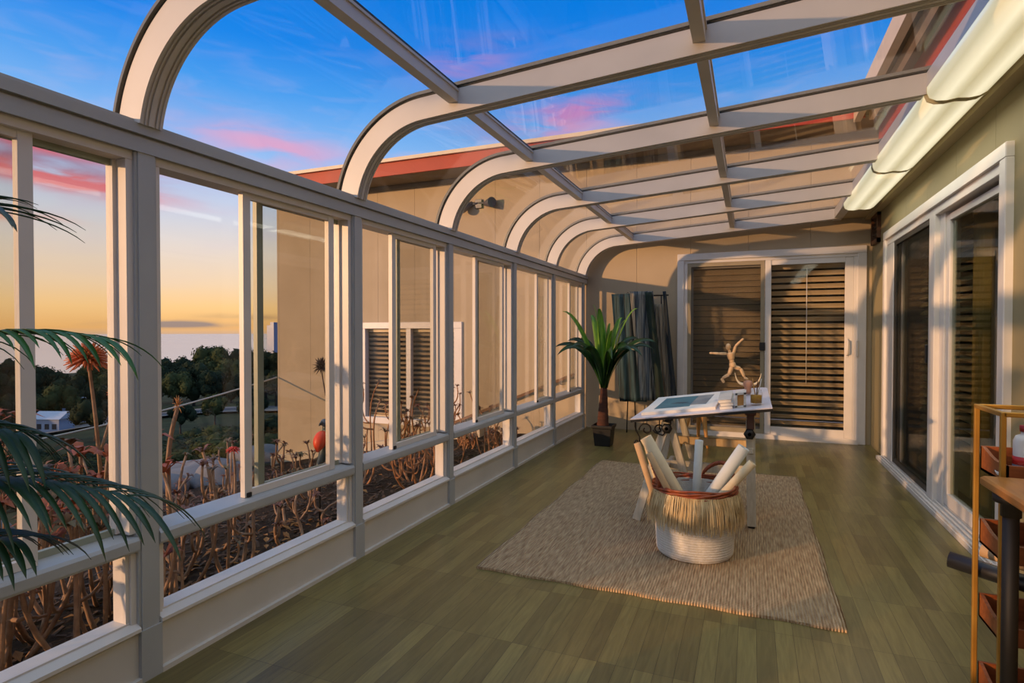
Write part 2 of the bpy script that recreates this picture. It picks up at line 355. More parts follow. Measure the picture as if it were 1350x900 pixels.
# ---- one window per bay
SASH = {3: (1.783, 2.30), 2: (.56, 1.0), 4: (2.841, 3.31), 5: (3.93, 4.44), 6: (5.28, 5.60), 7: (6.37, 6.70)}
nw = 0
names = ['nearest bay window behind the viewpoint', 'bay window behind the viewpoint', 'bay window nearest the camera, half cut by the left edge of the photo', 'second bay window from the camera, looking on the sunset and trees',
         'third bay window, in front of the small blinded window outside', 'fourth bay window, with the thin brown sloping bar behind it', 'fifth bay window, next to last before the far corner', 'sixth and last bay window in the far corner beside the potted plant']
for i in range(len(POST)-1):
    nw += 1
    a, b = POST[i]+.037, POST[i+1]-.037
    W = empty('window_%d' % nw, (-.05, (a+b)/2, .19)); struct(W, 'white sliding ' + names[i], 'window')
    f = MB()
    f.box((-.098, a, .445), (0.004, b, .452)).box((-.098, a, .452), (.008, b, .482))
    f.add([(-.098, a, .482), (.008, a, .482), (.0, a, .492), (-.098, a, .503), (-.098, b, .482), (.008, b, .482), (.0, b, .492), (-.098, b, .503)],
          [(0, 1, 2, 3), (7, 6, 5, 4), (0, 4, 5, 1), (1, 5, 6, 2), (2, 6, 7, 3), (3, 7, 4, 0)])
    f.build('mid_rail', WHITESH, W)
    f = MB()
    for p, q in ((a, a+.022), (b-.022, b)):
        f.box((-.094, p, .504), (-.012, q, 1.777))
    f.box((-.096, a+.001, 1.748), (-.010, b-.001, 1.777))
    for p, q in ((a, a+.034), (b-.034, b)): f.box((-.093, p, .504), (-.060, q, 1.748))
    f.build('upper_frame', WFRAME, W)
    f = MB()
    for p, q in ((a, a+.018), (b-.018, b)): f.box((-.085, p, .2), (-.012, q, .445))
    for p, q in ((a, a+.03), (b-.03, b)): f.box((-.084, p, .2), (-.022, q, .445))
    f.box((-.083, a, .2), (-.020, b, .208))
    f.build('lower_frame', WFRAME, W)
    s0, s1 = SASH.get(i, (a+.36*(b-a), a+.85*(b-a)))
    # inner sliding sash
    s = MB()
    for c in (s0, s1): s.box((-.052, c-.019, .497), (-.028, c+.019, 1.75))
    s.box((-.050, s0, .497), (-.030, s1, .525)).box((-.050, s0, 1.725), (-.030, s1, 1.75))
    so = s.build('sliding_sash', WFRAME, W)
    MB().box((-.042, s0+.01, .52), (-.038, s1-.01, 1.73)).build('sash_pane', GLASSW, so)
    MB().box((-.028, s0-.010, .497), (-.020, s0+.010, .515)).build('sash_roller', BLACK, so)
    # outer sash
    c = s0+.105
    s = MB().box((-.088, c-.017, .50), (-.066, c+.017, 1.75)).box((-.086, c, .50), (-.068, b-.03, .522)).box((-.086, c, 1.728), (-.068, b-.03, 1.75))
    so = s.build('outer_sash', SASHG, W)
    MB().box((-.079, c+.01, .515), (-.075, b-.03, 1.735)).build('sash_pane', GLASSW, so)
    MB().box((-.0905, a+.02, .49), (-.0865, c-.012, 1.77)).build('fixed_pane', GLASS, W)
    MB().box((-.040, a+.015, .205), (-.036, b-.015, .45)).build('lower_pane', GLASS, W)

# ---- curved glass roof
RO, RC = .52, (.44, 1.79); SL = .065; XE = 2.74
def roof_path(off, x_end=XE, n=22, x0=None):
    """points (x, z) and normals of the roof line moved out by off"""
    out = []
    a0, a1 = PI, PI/2+math.atan(SL)
    for k in range(n+1):
        a = a0+(a1-a0)*k/n; out.append((RC[0]+(RO+off)*math.cos(a), RC[1]+(RO+off)*math.sin(a), math.cos(a), math.sin(a)))
    nx, nz = -math.sin(math.atan(SL)), math.cos(math.atan(SL))
    x, z, _, _ = out[-1]
    for k in range(1, 9):
        t = k/8; xx = x+(x_end-x)*t; out.append((xx, z+(xx-x)*SL, nx, nz))
    return out
RP = roof_path(0)
def roof_z(x): # outer face of the straight part
    x1, z1 = RP[22][0], RP[22][1]; return z1+(x-x1)*SL
ce = empty('ceiling', (1.3, 2.4, 1.88)); struct(ce, 'curved glass roof on white aluminium rafters', 'ceiling')
RPC = [p for p in roof_path(0, n=60) if p[1] > 1.876]
RPROF = [(-.040, 0), (-.040, -.105), (-.030, -.105), (-.030, -.100), (-.022, -.100), (-.022, -.105), (-.017, -.105), (-.017, -.098), (-.009, -.098), (-.009, -.105), (.009, -.105), (.009, -.098), (.017, -.098), (.017, -.105), (.022, -.105), (.022, -.100), (.030, -.100), (.030, -.105), (.040, -.105), (.040, 0)]
for i, y in enumerate(POST):
    fr = [(Vector((x, y, z)), Vector((nx, 0, nz)), Vector((0, 1, 0))) for x, z, nx, nz in RPC]
    r = MB().sweep(fr, RPROF, smooth=False).build('rafter', WHITE, ce)
    MB().sweep(fr, [(-.036, .0), (.036, .0), (.036, .012), (-.036, .012)]).build('gasket', GASKET, r)
    MB().sweep(fr, [(-.048, .012), (.048, .012), (.044, .030), (-.044, .030)]).build('glazing_cap', CAP, r)
PX = (.585, 1.69)
for i in range(len(POST)-1):
    a, b = POST[i]+.040, POST[i+1]-.040
    for px in PX:
        z = roof_z(px)
        mb = MB().box((px-.024, a, z-.062), (px+.024, b, z-.002)).box((px-.030, a, z-.014), (px+.030, b, z-.003))
        mb.build('purlin', WHITE, ce)
        MB().box((px-.020, a, z), (px+.020, b, z+.016)).build('purlin_cap', GASKET, ce)
    def strip(k0, k1, pts):
        fr = [(Vector((x, (a+b)/2, z)), Vector((nx, 0, nz)), Vector((0, 1, 0))) for x, z, nx, nz in pts]
        h = (b-a)/2+.02
        mb = MB()
        for q0, q1, sm in (((h, .003), (-h, .003), True), ((-h, .008), (h, .008), True), ((-h, .003), (-h, .008), False), ((h, .008), (h, .003), False)):
            mb.sweep(fr, [q0, q1], smooth=sm, closed=False)
        for f, o in ((fr[0], 1), (fr[-1], -1)):
            mb.add([f[0]+f[2]*a_+f[1]*b_ for a_, b_ in ((-h, .003), (h, .003), (h, .008), (-h, .008))[::o]], [(0, 1, 2, 3)])
        return mb
    def cut(x): return (x, roof_z(x), RP[-1][2], RP[-1][3])
    for pts in ([p for p in RP[:23]]+[cut(PX[0])], [cut(PX[0]), cut(PX[1])], [cut(PX[1]), cut(XE)]):
        o = strip(0, 0, pts).build('roof_pane', GLASS, ce)
MB().box((1.645, 3.474+.041, roof_z(1.69)-.085), (1.735, 3.474+.10, roof_z(1.69)-.062)).build('bracket', WHITE, ce)
# header, soffit board and ledge along the house wall
TANTRIM = mat('tan_painted_board', (176, 160, 124), (168, 152, 116), rough=.6, scale=3)
t = MB().box((XE-.06, YR, 2.36), (XE+.02, YB, 2.455)).build('trim_1', WHITE); struct(t, 'white header carrying the upper ends of the rafters', 'trim')
t = MB().box((XE+.02, YR, 2.375), (XW+.12, YB, 2.41)).box((2.98, YR, 2.350), (XW, YB, 2.375)).build('trim_2', TANTRIM); struct(t, 'tan soffit board above the row of ceiling lamps', 'trim')

# ---- ceiling lamps
def lamp_mat():
    m = bpy.data.materials.new('lit_acrylic_diffuser'); m.use_nodes = True; nt = m.node_tree; N = nt.nodes; L = nt.links
    b = N['Principled BSDF']; b.inputs['Base Color'].default_value = (*lin((236, 226, 196)), 1); b.inputs['Roughness'].default_value = .35
    tc = N.new('ShaderNodeTexCoord'); sx = N.new('ShaderNodeSeparateXYZ'); L.new(tc.outputs['Object'], sx.inputs[0])
    a = N.new('ShaderNodeMath'); a.operation = 'ABSOLUTE'; L.new(sx.outputs[0], a.inputs[0])
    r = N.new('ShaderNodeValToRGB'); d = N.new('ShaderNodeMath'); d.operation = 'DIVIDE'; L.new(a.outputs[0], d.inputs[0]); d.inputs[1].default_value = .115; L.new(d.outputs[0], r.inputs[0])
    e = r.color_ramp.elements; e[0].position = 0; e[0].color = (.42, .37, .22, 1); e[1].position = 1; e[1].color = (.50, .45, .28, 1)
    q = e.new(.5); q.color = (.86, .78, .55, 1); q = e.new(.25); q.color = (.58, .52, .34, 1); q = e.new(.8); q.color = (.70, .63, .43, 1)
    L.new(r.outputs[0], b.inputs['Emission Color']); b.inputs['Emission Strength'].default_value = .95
    return m
DIFF = lamp_mat()
LAMPEND = mat('lamp_end_plate', (226, 216, 176), rough=.5)
ends = [(3.40, 'ceiling lamp with wrap-around diffuser, nearest of the three in a row'), (4.765, 'ceiling lamp with wrap-around diffuser, middle of the three in a row'), (6.13, 'ceiling lamp with wrap-around diffuser, farthest of the three, by the far corner'), (2.035, 'ceiling lamp added out of view to light the room'), (.67, 'second ceiling lamp added out of view to light the room')]
for ye, lab in ends[:3] + ends[3:]:  # the last two lamps are unseen, added for more light in the room
    x0, x1 = 2.675, 2.925; y0 = ye-1.315; xc = (x0+x1)/2
    R_ = empty('ceiling_light', (xc, (y0+ye)/2, 2.375)); tag(R_, 'Lit cream fluorescent ' + lab, 'lamp', 'row of ceiling lamps')
    prof = [(-.125, 2.372), (-.125, 2.345), (-.115, 2.318), (-.085, 2.302), (-.045, 2.298), (0, 2.304), (.045, 2.298), (.085, 2.302), (.115, 2.318), (.125, 2.345), (.125, 2.372)]
    fr = [(Vector((xc, yy, 0)), Vector((0, 0, 1)), Vector((1, 0, 0))) for yy in (y0, ye)]
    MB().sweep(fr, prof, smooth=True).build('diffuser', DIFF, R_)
    for yy in (y0-.006, ye):
        fr = [(Vector((xc, q, 0)), Vector((0, 0, 1)), Vector((1, 0, 0))) for q in (yy, yy+.006)]
        MB().sweep(fr, [(a*1.004, 2.375-(2.375-z)*1.01) for a, z in prof]).build('end_cap', LAMPEND, R_)
    la = bpy.data.lights.new('lamp_light', 'AREA'); la.shape = 'RECTANGLE'; la.size = .2; la.size_y = 1.25; la.energy = 3.4; la.color = (1.0, .95, .76)
    lo = bpy.data.objects.new('lamp_light', la); COL.objects.link(lo); lo.parent = R_; lo.location = (0, 0, -.085)

# ---- house eaves above the roof
REDF = mat('red_fascia_paint', (176, 62, 36), (160, 54, 32), rough=.6, scale=3)
SOFF = mat('grey_brown_soffit', (132, 120, 102), (120, 108, 92), rough=.8, scale=2)
WTRIM = mat('cream_drip_edge', (214, 196, 168), (204, 188, 160), rough=.5)
ev = empty('trim_3', (-1, 6.6, 3.25)); struct(ev, 'eave of the far wing with a red fascia board', 'trim')
MB().box((-5.05, 6.53, 3.262), (3.3, YB+.5, 3.285)).build('soffit', SOFF, ev)
MB().box((-5.06, 6.50, 3.258), (2.9, 6.53, 3.43)).build('fascia', REDF, ev)
MB().box((-5.08, 6.46, 3.43), (2.9, 6.56, 3.475)).build('drip_edge', WTRIM, ev)
MB().box((-5.06, 6.52, 3.44), (3.3, 9.5, 3.47)).build('roof_deck', SOFF, ev)
MB().box((-5.0, YB-.03, 3.20), (3.3, YB, 3.262)).build('frieze_board', SOFF, ev)
ev = empty('trim_4', (3.0, 2, 3.2)); struct(ev, 'eave of the right wing above the glass roof', 'trim')
MB().box((2.80, YR, 3.22), (2.86, 6.50, 3.40)).build('gutter', WTRIM, ev)
MB().box((2.86, YR, 3.30), (3.6, YB, 3.33)).build('soffit', SOFF, ev)
MB().box((2.93, YR, 3.225), (2.97, 6.5, 3.30)).build('rafter_board', WTRIM, ev)
MB().box((3.08, YR, 3.10), (3.12, 6.9, 3.30)).build('red_board', REDF, ev)  # plain red board running under the right eave
MB().box((3.17, YR, 2.41), (3.25, YB, 3.30)).build('upper_wall', mat('grey_flashing', (178, 170, 172), (166, 160, 160), rough=.6), ev)

# ================================================================ DOORS
def slat_mat(): return mat('beige_blind_slat', (206, 184, 150), (196, 172, 138), rough=.5, scale=5)
SLAT = slat_mat()
def make_blind(parent, fn, u0, u1, z0, z1, pitch, depth, tilt, cord_u=None):
    """slats across u at depth; fn maps (u, d, z) to world"""
    mb = MB(); z = z0+.04; n = 0
    hw = depth/2; c, s_ = math.cos(tilt), math.sin(tilt)
    while z < z1-.05:
        for k in range(3):
            pass
        vs = []
        for u in (u0, u1):
            for d, h in ((-1, -.0), (-.35, .0035), (.35, .0035), (1, -.0)):
                dd = d*hw; vs.append(fn(u, dd*c-h*s_, z+dd*s_+h*c))
            for d, h in ((1, -.0025), (.35, .001), (-.35, .001), (-1, -.0025)):
                dd = d*hw; vs.append(fn(u, dd*c-h*s_, z+dd*s_+h*c))
        fs = [(k, (k+1) % 8, 8+(k+1) % 8, 8+k) for k in range(8)]+[tuple(range(7, -1, -1)), tuple(range(8, 16))]
        mb.add(vs, fs); z += pitch
    bl = mb.build('blind', SLAT, parent)
    def bb(a, b):
        p, q = fn(*a), fn(*b); lo = [min(i, j) for i, j in zip(p, q)]; hi = [max(i, j) for i, j in zip(p, q)]; return MB().box(lo, hi)
    bb((u0, -.025, z1-.05), (u1, .025, z1)).build('head_rail', SLAT, bl)
    bb((u0, -.022, z0), (u1, .022, z0+.02)).build('bottom_rail', SLAT, bl)
    if cord_u is not None:
        MB().tube([fn(cord_u, -.035, z1-.1), fn(cord_u, -.035, z0+.55)], .004, 6).build('tilt_wand', WFRAME, bl)
    return bl

SCREEN = None
def screen_mat():
    m = bpy.data.materials.new('insect_screen'); m.use_nodes = True; nt = m.node_tree; N = nt.nodes; L = nt.links; N.clear()
    t = N.new('ShaderNodeBsdfTransparent'); d = N.new('ShaderNodeBsdfDiffuse'); d.inputs[0].default_value = (*lin((70, 64, 54)), 1)
    mx = N.new('ShaderNodeMixShader'); mx.inputs[0].default_value = .30; L.new(t.outputs[0], mx.inputs[1]); L.new(d.outputs[0], mx.inputs[2])
    o = N.new('ShaderNodeOutputMaterial'); L.new(mx.outputs[0], o.inputs[0]); return m
SCREEN = screen_mat()

# far door: plane y = 7, facing -y
d1 = empty('door_1', (2.045, YB, 0)); struct(d1, 'white framed sliding glass door with blinds in the far wall', 'door')
f = MB()
f.cbox((1.092, YB-.035, 0.0), (1.168, YB+.10, 2.006)).cbox((2.915, YB-.035, 0), (2.999, YB+.10, 2.006)).cbox((1.092, YB-.035, 2.006), (2.999, YB+.10, 2.083))
f.cbox((1.158, YB-.018, .036), (1.205, YB+.09, 1.972)).cbox((2.885, YB-.018, .036), (2.93, YB+.09, 1.972)).cbox((1.16, YB-.018, 1.972), (2.93, YB+.09, 2.012))
f.build('door_frame', WFRAME, d1)
f = MB().box((1.16, YB-.05, 0), (2.93, YB+.10, .035)).box((1.17, YB-.05, .035), (2.92, YB-.035, .048)).box((1.17, YB-.01, .035), (2.92, YB+.005, .052)).box((1.17, YB+.04, .035), (2.92, YB+.055, .052))
f.build('sill_track', WFRAME, d1)
# screened left leaf
BRF = mat('bronze_screen_frame', (150, 138, 112), (140, 128, 104), rough=.45)
f = MB().box((1.205, YB-.012, .05), (1.245, YB+.012, 1.972)).box((1.985, YB-.012, .05), (2.025, YB+.012, 1.972)).box((1.245, YB-.012, 1.930), (1.985, YB+.012, 1.972)).box((1.245, YB-.012, .05), (1.985, YB+.012, .10))
sc = f.build('screen_leaf', BRF, d1)
MB().box((1.245, YB-.002, .10), (1.985, YB+.002, 1.93)).build('screen_mesh', SCREEN, sc)
MB().cbox((1.975, YB-.030, .975), (2.035, YB-.012, 1.065)).build('latch', BLACK, sc)
f = MB().box((1.205, YB+.035, .052), (1.265, YB+.06, 1.972)).box((2.035, YB+.035, .052), (2.095, YB+.06, 1.972)).box((1.265, YB+.035, 1.91), (2.035, YB+.06, 1.972)).box((1.265, YB+.035, .052), (2.035, YB+.06, .115))
lf = f.build('fixed_leaf', WFRAME, d1)
MB().box((1.26, YB+.046, .11), (2.04, YB+.051, 1.915)).build('pane', GLASS, lf)
f = MB().cbox((2.030, YB-.020, .052), (2.092, YB+.028, 1.972)).cbox((2.805, YB-.010, .052), (2.885, YB+.028, 1.972)).box((2.092, YB-.010, 1.918), (2.805, YB+.027, 1.972)).box((2.092, YB-.010, .052), (2.805, YB+.027, .135))
lf = f.build('sliding_leaf', WFRAME, d1)
MB().box((2.088, YB+.008, .13), (2.81, YB+.013, 1.92)).build('pane', GLASS, lf)
h = MB().tube([(2.83, YB-.012, 1.10), (2.83, YB-.045, 1.085), (2.83, YB-.045, .95), (2.83, YB-.012, .935)], .009, 8)
h.cbox((2.818, YB-.016, .915), (2.842, YB-.009, 1.12)); h.build('door_handle', WFRAME, lf)
MB().cbox((2.905, YB-.048, .92), (2.925, YB-.030, 1.09)).build('strike_plate', WFRAME, d1)
fy = lambda u, d, z: (u, YB+.115+d, z)
make_blind(d1, fy, 1.215, 2.075, .06, 1.99, .068, .068, -1.0)
make_blind(d1, fy, 2.085, 2.905, .06, 1.99, .072, .066, -.72, cord_u=2.45)

# right door: plane x = XW facing -x
d2 = empty('door_2', (XW, 4.88, 0)); struct(d2, 'white framed sliding glass door in the right wall', 'door')
f = MB()
f.cbox((XW-.035, 6.20, 0), (XW+.10, 6.275, 2.02)).cbox((XW-.035, 3.487, 0), (XW+.10, 3.565, 2.02)).cbox((XW-.035, 3.487, 2.02), (XW+.10, 6.275, 2.095))
f.cbox((XW-.018, 5.93, .031), (XW+.09, 6.21, 1.965)).cbox((XW-.018, 3.56, .031), (XW+.09, 3.60, 1.965)).cbox((XW-.018, 3.56, 1.965), (XW+.09, 6.21, 2.03))
f.cbox((XW-.02, 4.70, .03), (XW+.05, 4.83, 1.975)).cbox((XW+.01, 4.60, .03), (XW+.10, 4.72, 1.975))
f.build('door_frame', WFRAME, d2)
f = MB().box((XW-.075, 3.487, 0), (XW+.10, 6.275, .03))
for k in range(5): f.box((XW-.07+.03*k, 3.50, .03), (XW-.062+.03*k, 6.20, .046))
f.build('sill_track', WFRAME, d2)
f = MB().box((XW-.012, 5.86, .05), (XW+.012, 5.93, 1.965)).box((XW-.012, 4.83, .05), (XW+.012, 4.86, 1.965)).box((XW-.012, 4.86, 1.93), (XW+.012, 5.86, 1.965)).box((XW-.012, 4.86, .05), (XW+.012, 5.86, .085))
DKF = mat('dark_bronze_frame', (54, 50, 44), rough=.5)
sc = f.build('screen_leaf', DKF, d2)
MB().box((XW-.002, 4.86, .085), (XW+.002, 5.86, 1.93)).build('screen_mesh', SCREEN, sc)
MB().cbox((XW-.03, 4.845, .96), (XW-.01, 4.875, 1.09)).build('latch', BLACK, sc)
f = MB().box((XW+.03, 5.86, .05), (XW+.055, 5.93, 1.965)).box((XW+.03, 4.78, .05), (XW+.055, 4.85, 1.965))
lf = f.build('fixed_leaf', WFRAME, d2)
MB().box((XW+.04, 4.84, .05), (XW+.045, 5.87, 1.965)).build('pane', GLASSD, lf)
f = MB().cbox((XW+.02, 4.53, .05), (XW+.06, 4.60, 1.94)).cbox((XW+.02, 3.60, .05), (XW+.06, 3.66, 1.94)).box((XW+.02, 3.66, 1.90), (XW+.06, 4.53, 1.94)).box((XW+.02, 3.66, .05), (XW+.06, 4.53, .13))
lf = f.build('sliding_leaf', WFRAME, d2)
MB().box((XW+.036, 3.65, .12), (XW+.041, 4.54, 1.91)).build('pane', GLASSD, lf)
# folded gold strip behind the sliding leaf, standing in for a reflection
REFL = mat('mustard_reflection', (140, 112, 60), (120, 96, 50), rough=.85, scale=6)
def reflected_strip(u, v): return (XW+.17+.022*math.sin(u*PI*9), 4.32+.26*u, .06+1.90*v)
MB().grid(reflected_strip, 72, 2).build('reflected_strip', REFL, d2, solid=.004)
fx = lambda u, d, z: (XW+.20+d, u, z)
make_blind(d2, fx, 4.66, 5.95, .08, 1.98, .068, .055, .9)

# wing window outside
d3 = empty('window_9', (-2.58, YB, 0)); struct(d3, 'small white framed window with blinds in the wing wall outside', 'window')
a0, a1, z0, z1 = WW
f = MB().cbox((a0-.06, YB-.03, z1-.02), (a1+.07, YB+.06, z1+.07)).cbox((a0-.06, YB-.03, z0-.07), (a1+.07, YB+.06, z0+.02)).cbox((a0-.06, YB-.03, z0+.02), (a0+.05, YB+.06, z1-.02)).cbox((a1-.05, YB-.03, z0+.02), (a1+.07, YB+.06, z1-.02))
f.cbox((-2.62, YB-.02, z0), (-2.54, YB+.05, z1)); f.build('window_frame', WFRAME, d3)
MB().box((a0+.04, YB+.02, z0), (a1-.04, YB+.025, z1)).build('pane', GLASS, d3)
make_blind(d3, lambda u, d, z: (u, YB+.09+d, z), a0+.03, a1-.03, z0+.02, z1-.02, .068, .058, -.6)

# ---- wood framed vent beside the far corner
v = empty('wall_vent', (XW, 6.72, 2.05)); tag(v, 'brown wood framed vent high on right wall beside far corner', 'vent')
VW = mat('dark_stained_wood', (104, 66, 38), (86, 52, 30), rough=.5)
MB().box((XW-.03, 6.57, 2.06), (XW, 6.61, 2.36)).box((XW-.03, 6.86, 2.06), (XW, 6.90, 2.36)).box((XW-.03, 6.57, 2.06), (XW, 6.90, 2.10)).box((XW-.03, 6.57, 2.32), (XW, 6.90, 2.36)).build('frame', VW, v)
mb = MB()
for k in range(6): mb.obox((XW-.012, 6.61, 2.115+k*.037), (XW-.012, 6.86, 2.115+k*.037), .022, .005, up=(.5, 0, .8))
mb.box((XW-.004, 6.6, 2.09), (XW-.001, 6.87, 2.33)); mb.build('louvers', mat('vent_louver_brown', (58, 40, 26), rough=.7), v)

# ---- security light on the wing wall
v = empty('security_light', (-1.50, YB, 2.85)); tag(v, 'grey twin head security light high on tan wall behind curved roof', 'light')
GREYM = mat('grey_metal', (120, 118, 116), (104, 102, 100), rough=.45, metal=.3)
MB().cbox((-1.53, YB-.03, 2.83), (-1.43, YB, 2.95)).build('mounting_plate', GREYM, v)
def spotc(x0, dx, dy, dz):
    p = Vector((x0, YB-.05, 2.88)); d = Vector((dx, dy, dz)).normalized()
    mb = MB().tube([p-d*.05, p, p+d*.05, p+d*.12, p+d*.13], [.03, .042, .055, .068, .066], 14)
    mb.tube([(-1.48, YB-.02, 2.9), p], .014, 6); return mb
spotc(-1.60, -.6, -.6, -.45).build('lamp_head', GREYM, v)
spotc(-1.34, .7, -.5, -.05).build('lamp_head', mat('dark_grey_lamp', (84, 84, 92), rough=.5), v)

# ---- thin brown bar sloping along the wing wall
v = empty('sloping_bar', (-.95, YB-.06, 0)); tag(v, 'thin brown sloping bar on tan wall outside far bays', 'sloping_bar')
BRN = mat('brown_bar', (112, 74, 40), (94, 60, 32), rough=.6)
MB().obox((-1.86, YB-.055, -.06), (-.12, YB-.055, .665), .03, .035).build('rail', BRN, v)
for t_ in (.12, .5, .88):
    x = -1.86+1.74*t_; z = -.06+.725*t_
    MB().tube([(x, YB-.055, z-.018), (x, YB-.055, z-.05), (x, YB, z-.06)], .007, 6).build('bracket', IRON, v)

# ================================================================ OUTDOORS
def gz(x):
    if x > -.6: return -.13
    if x > -1.5: return -.13+.09*(x+.6)
    if x > -5.2: return -.211+.19*(x+1.5)
    if x > -50: return -.914+.21*(x+5.2)
    if x > -110: return -10.32+.07*(x+50)
    return -14.5+.012*(x+110)
def hz(x, y): return gz(x)+.5*math.sin(x*.11+y*.07)*min(1, max(0, (-x-8)/20))
def ground_mat(name, cols, sc, bump, bs):
    return mat(name, cols[0], cols[1], rough=.95, scale=sc, bump=bump, bscale=bs, spec=.1, detail=8)
MULCH = ground_mat('dark_bark_mulch', ((52, 40, 32), (34, 26, 20)), 14, 1.0, 60)
def bed(u, v):
    x = -.10-5.1*u; y = -2.0+9.0*v
    return (x, y, gz(x)+.018*math.sin(x*9+y*5)*math.sin(y*7-x*4))
b_ = MB().grid(bed, 90, 150).build('ground_bed', MULCH); struct(b_, 'dark mulched planting bed outside the left windows', 'ground')
GRASSY = ground_mat('dim_green_hillside', ((58, 64, 42), (40, 44, 30)), .35, .6, 2.0)
def hill(u, v):
    x = -5.05-260*u**2.2; y = -120+420*v
    return (x, y, hz(x, y))
h_ = MB().grid(hill, 90, 90).build('ground_hillside', GRASSY); struct(h_, 'dim green hillside dropping away below the house', 'ground')
h_ = MB().add([(-260, -2500, -18), (-260, 6000, -18), (-9000, 9000, -26), (-9000, -6000, -26)], [(0, 1, 2, 3)]).build('ground_sea', mat('hazy_sea', (196, 182, 180), (190, 176, 176), rough=.2, scale=.004, spec=.6)); struct(h_, 'flat hazy sea along the horizon', 'sea')
CONC = mat('pale_concrete', (196, 180, 152), (176, 162, 138), rough=.9, scale=6, bump=.2)
def curb(u): 
    x = -5.0+3.55*u; return x
mb = MB(); pts = []
for k in range(13):
    x = -5.0+3.6*k/12; pts.append((x, gz(x)))
for (xa, za), (xb, zb) in zip(pts[:-1], pts[1:]):
    mb.add([(xa, YB-.16, za-.1), (xb, YB-.16, zb-.1), (xb, YB-.16, zb+.12), (xa, YB-.16, za+.12), (xa, YB, za-.1), (xb, YB, zb-.1), (xb, YB, zb+.12), (xa, YB, za+.12)],
           [(0, 1, 2, 3), (3, 2, 6, 7), (7, 6, 5, 4), (0, 4, 5, 1), (0, 3, 7, 4), (1, 5, 6, 2)])
c_ = mb.build('trim_5', CONC); struct(c_, 'pale concrete footing along the base of the wing wall', 'trim')
# road
mb = MB()
def road(u, v):
    a = math.radians(40+50*u); D = 98+10*v+6*math.sin(u*7); x = 1.9-D*math.sin(a); y = D*math.cos(a); return (x, y, hz(x, y)+.35)
h_ = MB().grid(road, 40, 2).build('ground_road', mat('pale_grey_road', (128, 122, 118), (116, 110, 106), rough=.9, scale=.5)); struct(h_, 'pale road crossing the valley below', 'road')

# mulch chips and fallen leaves: nobody could count them
CHIP = mat('bark_chip', (74, 56, 44), (44, 33, 26), rough=.95, scale=3)
mb = MB(); rnd = random.Random(3)
for k in range(5200):
    x = -.16-3.4*rnd.random()**1.4; y = .3+6.5*rnd.random(); z = gz(x)+.018*math.sin(x*9+y*5)*math.sin(y*7-x*4)
    a = rnd.random()*PI; l = .010+.022*rnd.random(); w = .004+.008*rnd.random(); t = rnd.uniform(-.5, .5)
    d = Vector((math.cos(a), math.sin(a), t)).normalized()
    mb.obox(Vector((x, y, z+.006))-d*l, Vector((x, y, z+.010))+d*l, w*2, .005)
tag(mb.build('bark_mulch', CHIP), 'dark bark mulch chips covering the planting bed', 'mulch', kind='stuff')
LEAFY = mat('yellow_dead_leaf', (158, 112, 54), (112, 74, 40), rough=.8, scale=6)
mb = MB()
for k in range(260):
    if k % 3: x = -.3-.9*rnd.random(); y = rnd.uniform(1.6, 3.2)
    else: x = -.2-2.4*rnd.random(); y = rnd.uniform(.6, 6.2)
    z = gz(x)+.02; a = rnd.random()*2*PI; l = .022+.02*rnd.random()
    d = Vector((math.cos(a), math.sin(a), rnd.uniform(-.3, .6))).normalized(); n = d.cross(Vector((0, 0, 1))).normalized()*l*.45; p = Vector((x, y, z))
    mb.add([p-d*l, p+n+Vector((0, 0, .008)), p+d*l, p-n+Vector((0, 0, .008))], [(0, 1, 2), (0, 2, 3)])
tag(mb.build('fallen_leaves', LEAFY, solid=.0015), 'yellow brown fallen leaves scattered over the dark mulch', 'leaf litter', kind='stuff')

# ---- bare-stemmed succulents
STEM = mat('tan_succulent_stem', (158, 126, 98), (122, 92, 70), rough=.75, scale=18, bump=.4)
STEMO = mat('orange_brown_stem', (168, 118, 76), (132, 86, 52), rough=.75, scale=18, bump=.4)
TUFT = mat('red_brown_leaf_tuft', (126, 70, 48), (96, 62, 42), rough=.6, scale=12)
RUST = mat('rust_leaf_tuft', (176, 92, 54), (134, 66, 42), rough=.6, scale=12)
TUFTG = mat('dull_green_leaf_tuft', (92, 86, 54), (112, 70, 46), rough=.6, scale=12)
def tuft_mb(c, up, size, n, rg, droop=.4):
    mb = MB(); up = Vector(up).normalized(); s = up.orthogonal().normalized(); t = up.cross(s)
    for k in range(n):
        a = 2*PI*k/n*2.4+rg.random()*.5; e = .15+1.0*(k/n)
        d = (s*math.cos(a)+t*math.sin(a))
        L_ = size*(.7+.5*rg.random()); p0 = Vector(c); mid = p0+d*L_*.55*math.sin(e+.3)+up*L_*.5*math.cos(e); tip = p0+d*L_*math.sin(e+.4)+up*L_*.6*math.cos(e)-Vector((0, 0, droop*L_*(k/n)))
        w = d.cross(up).normalized()*L_*.16
        mb.add([p0-w*.5, p0+w*.5, mid-w, mid+w, tip, mid+up*.004+d*.002], [(0, 1, 5), (0, 5, 2), (1, 3, 5), (2, 5, 4), (5, 3, 4)], True)
    return mb
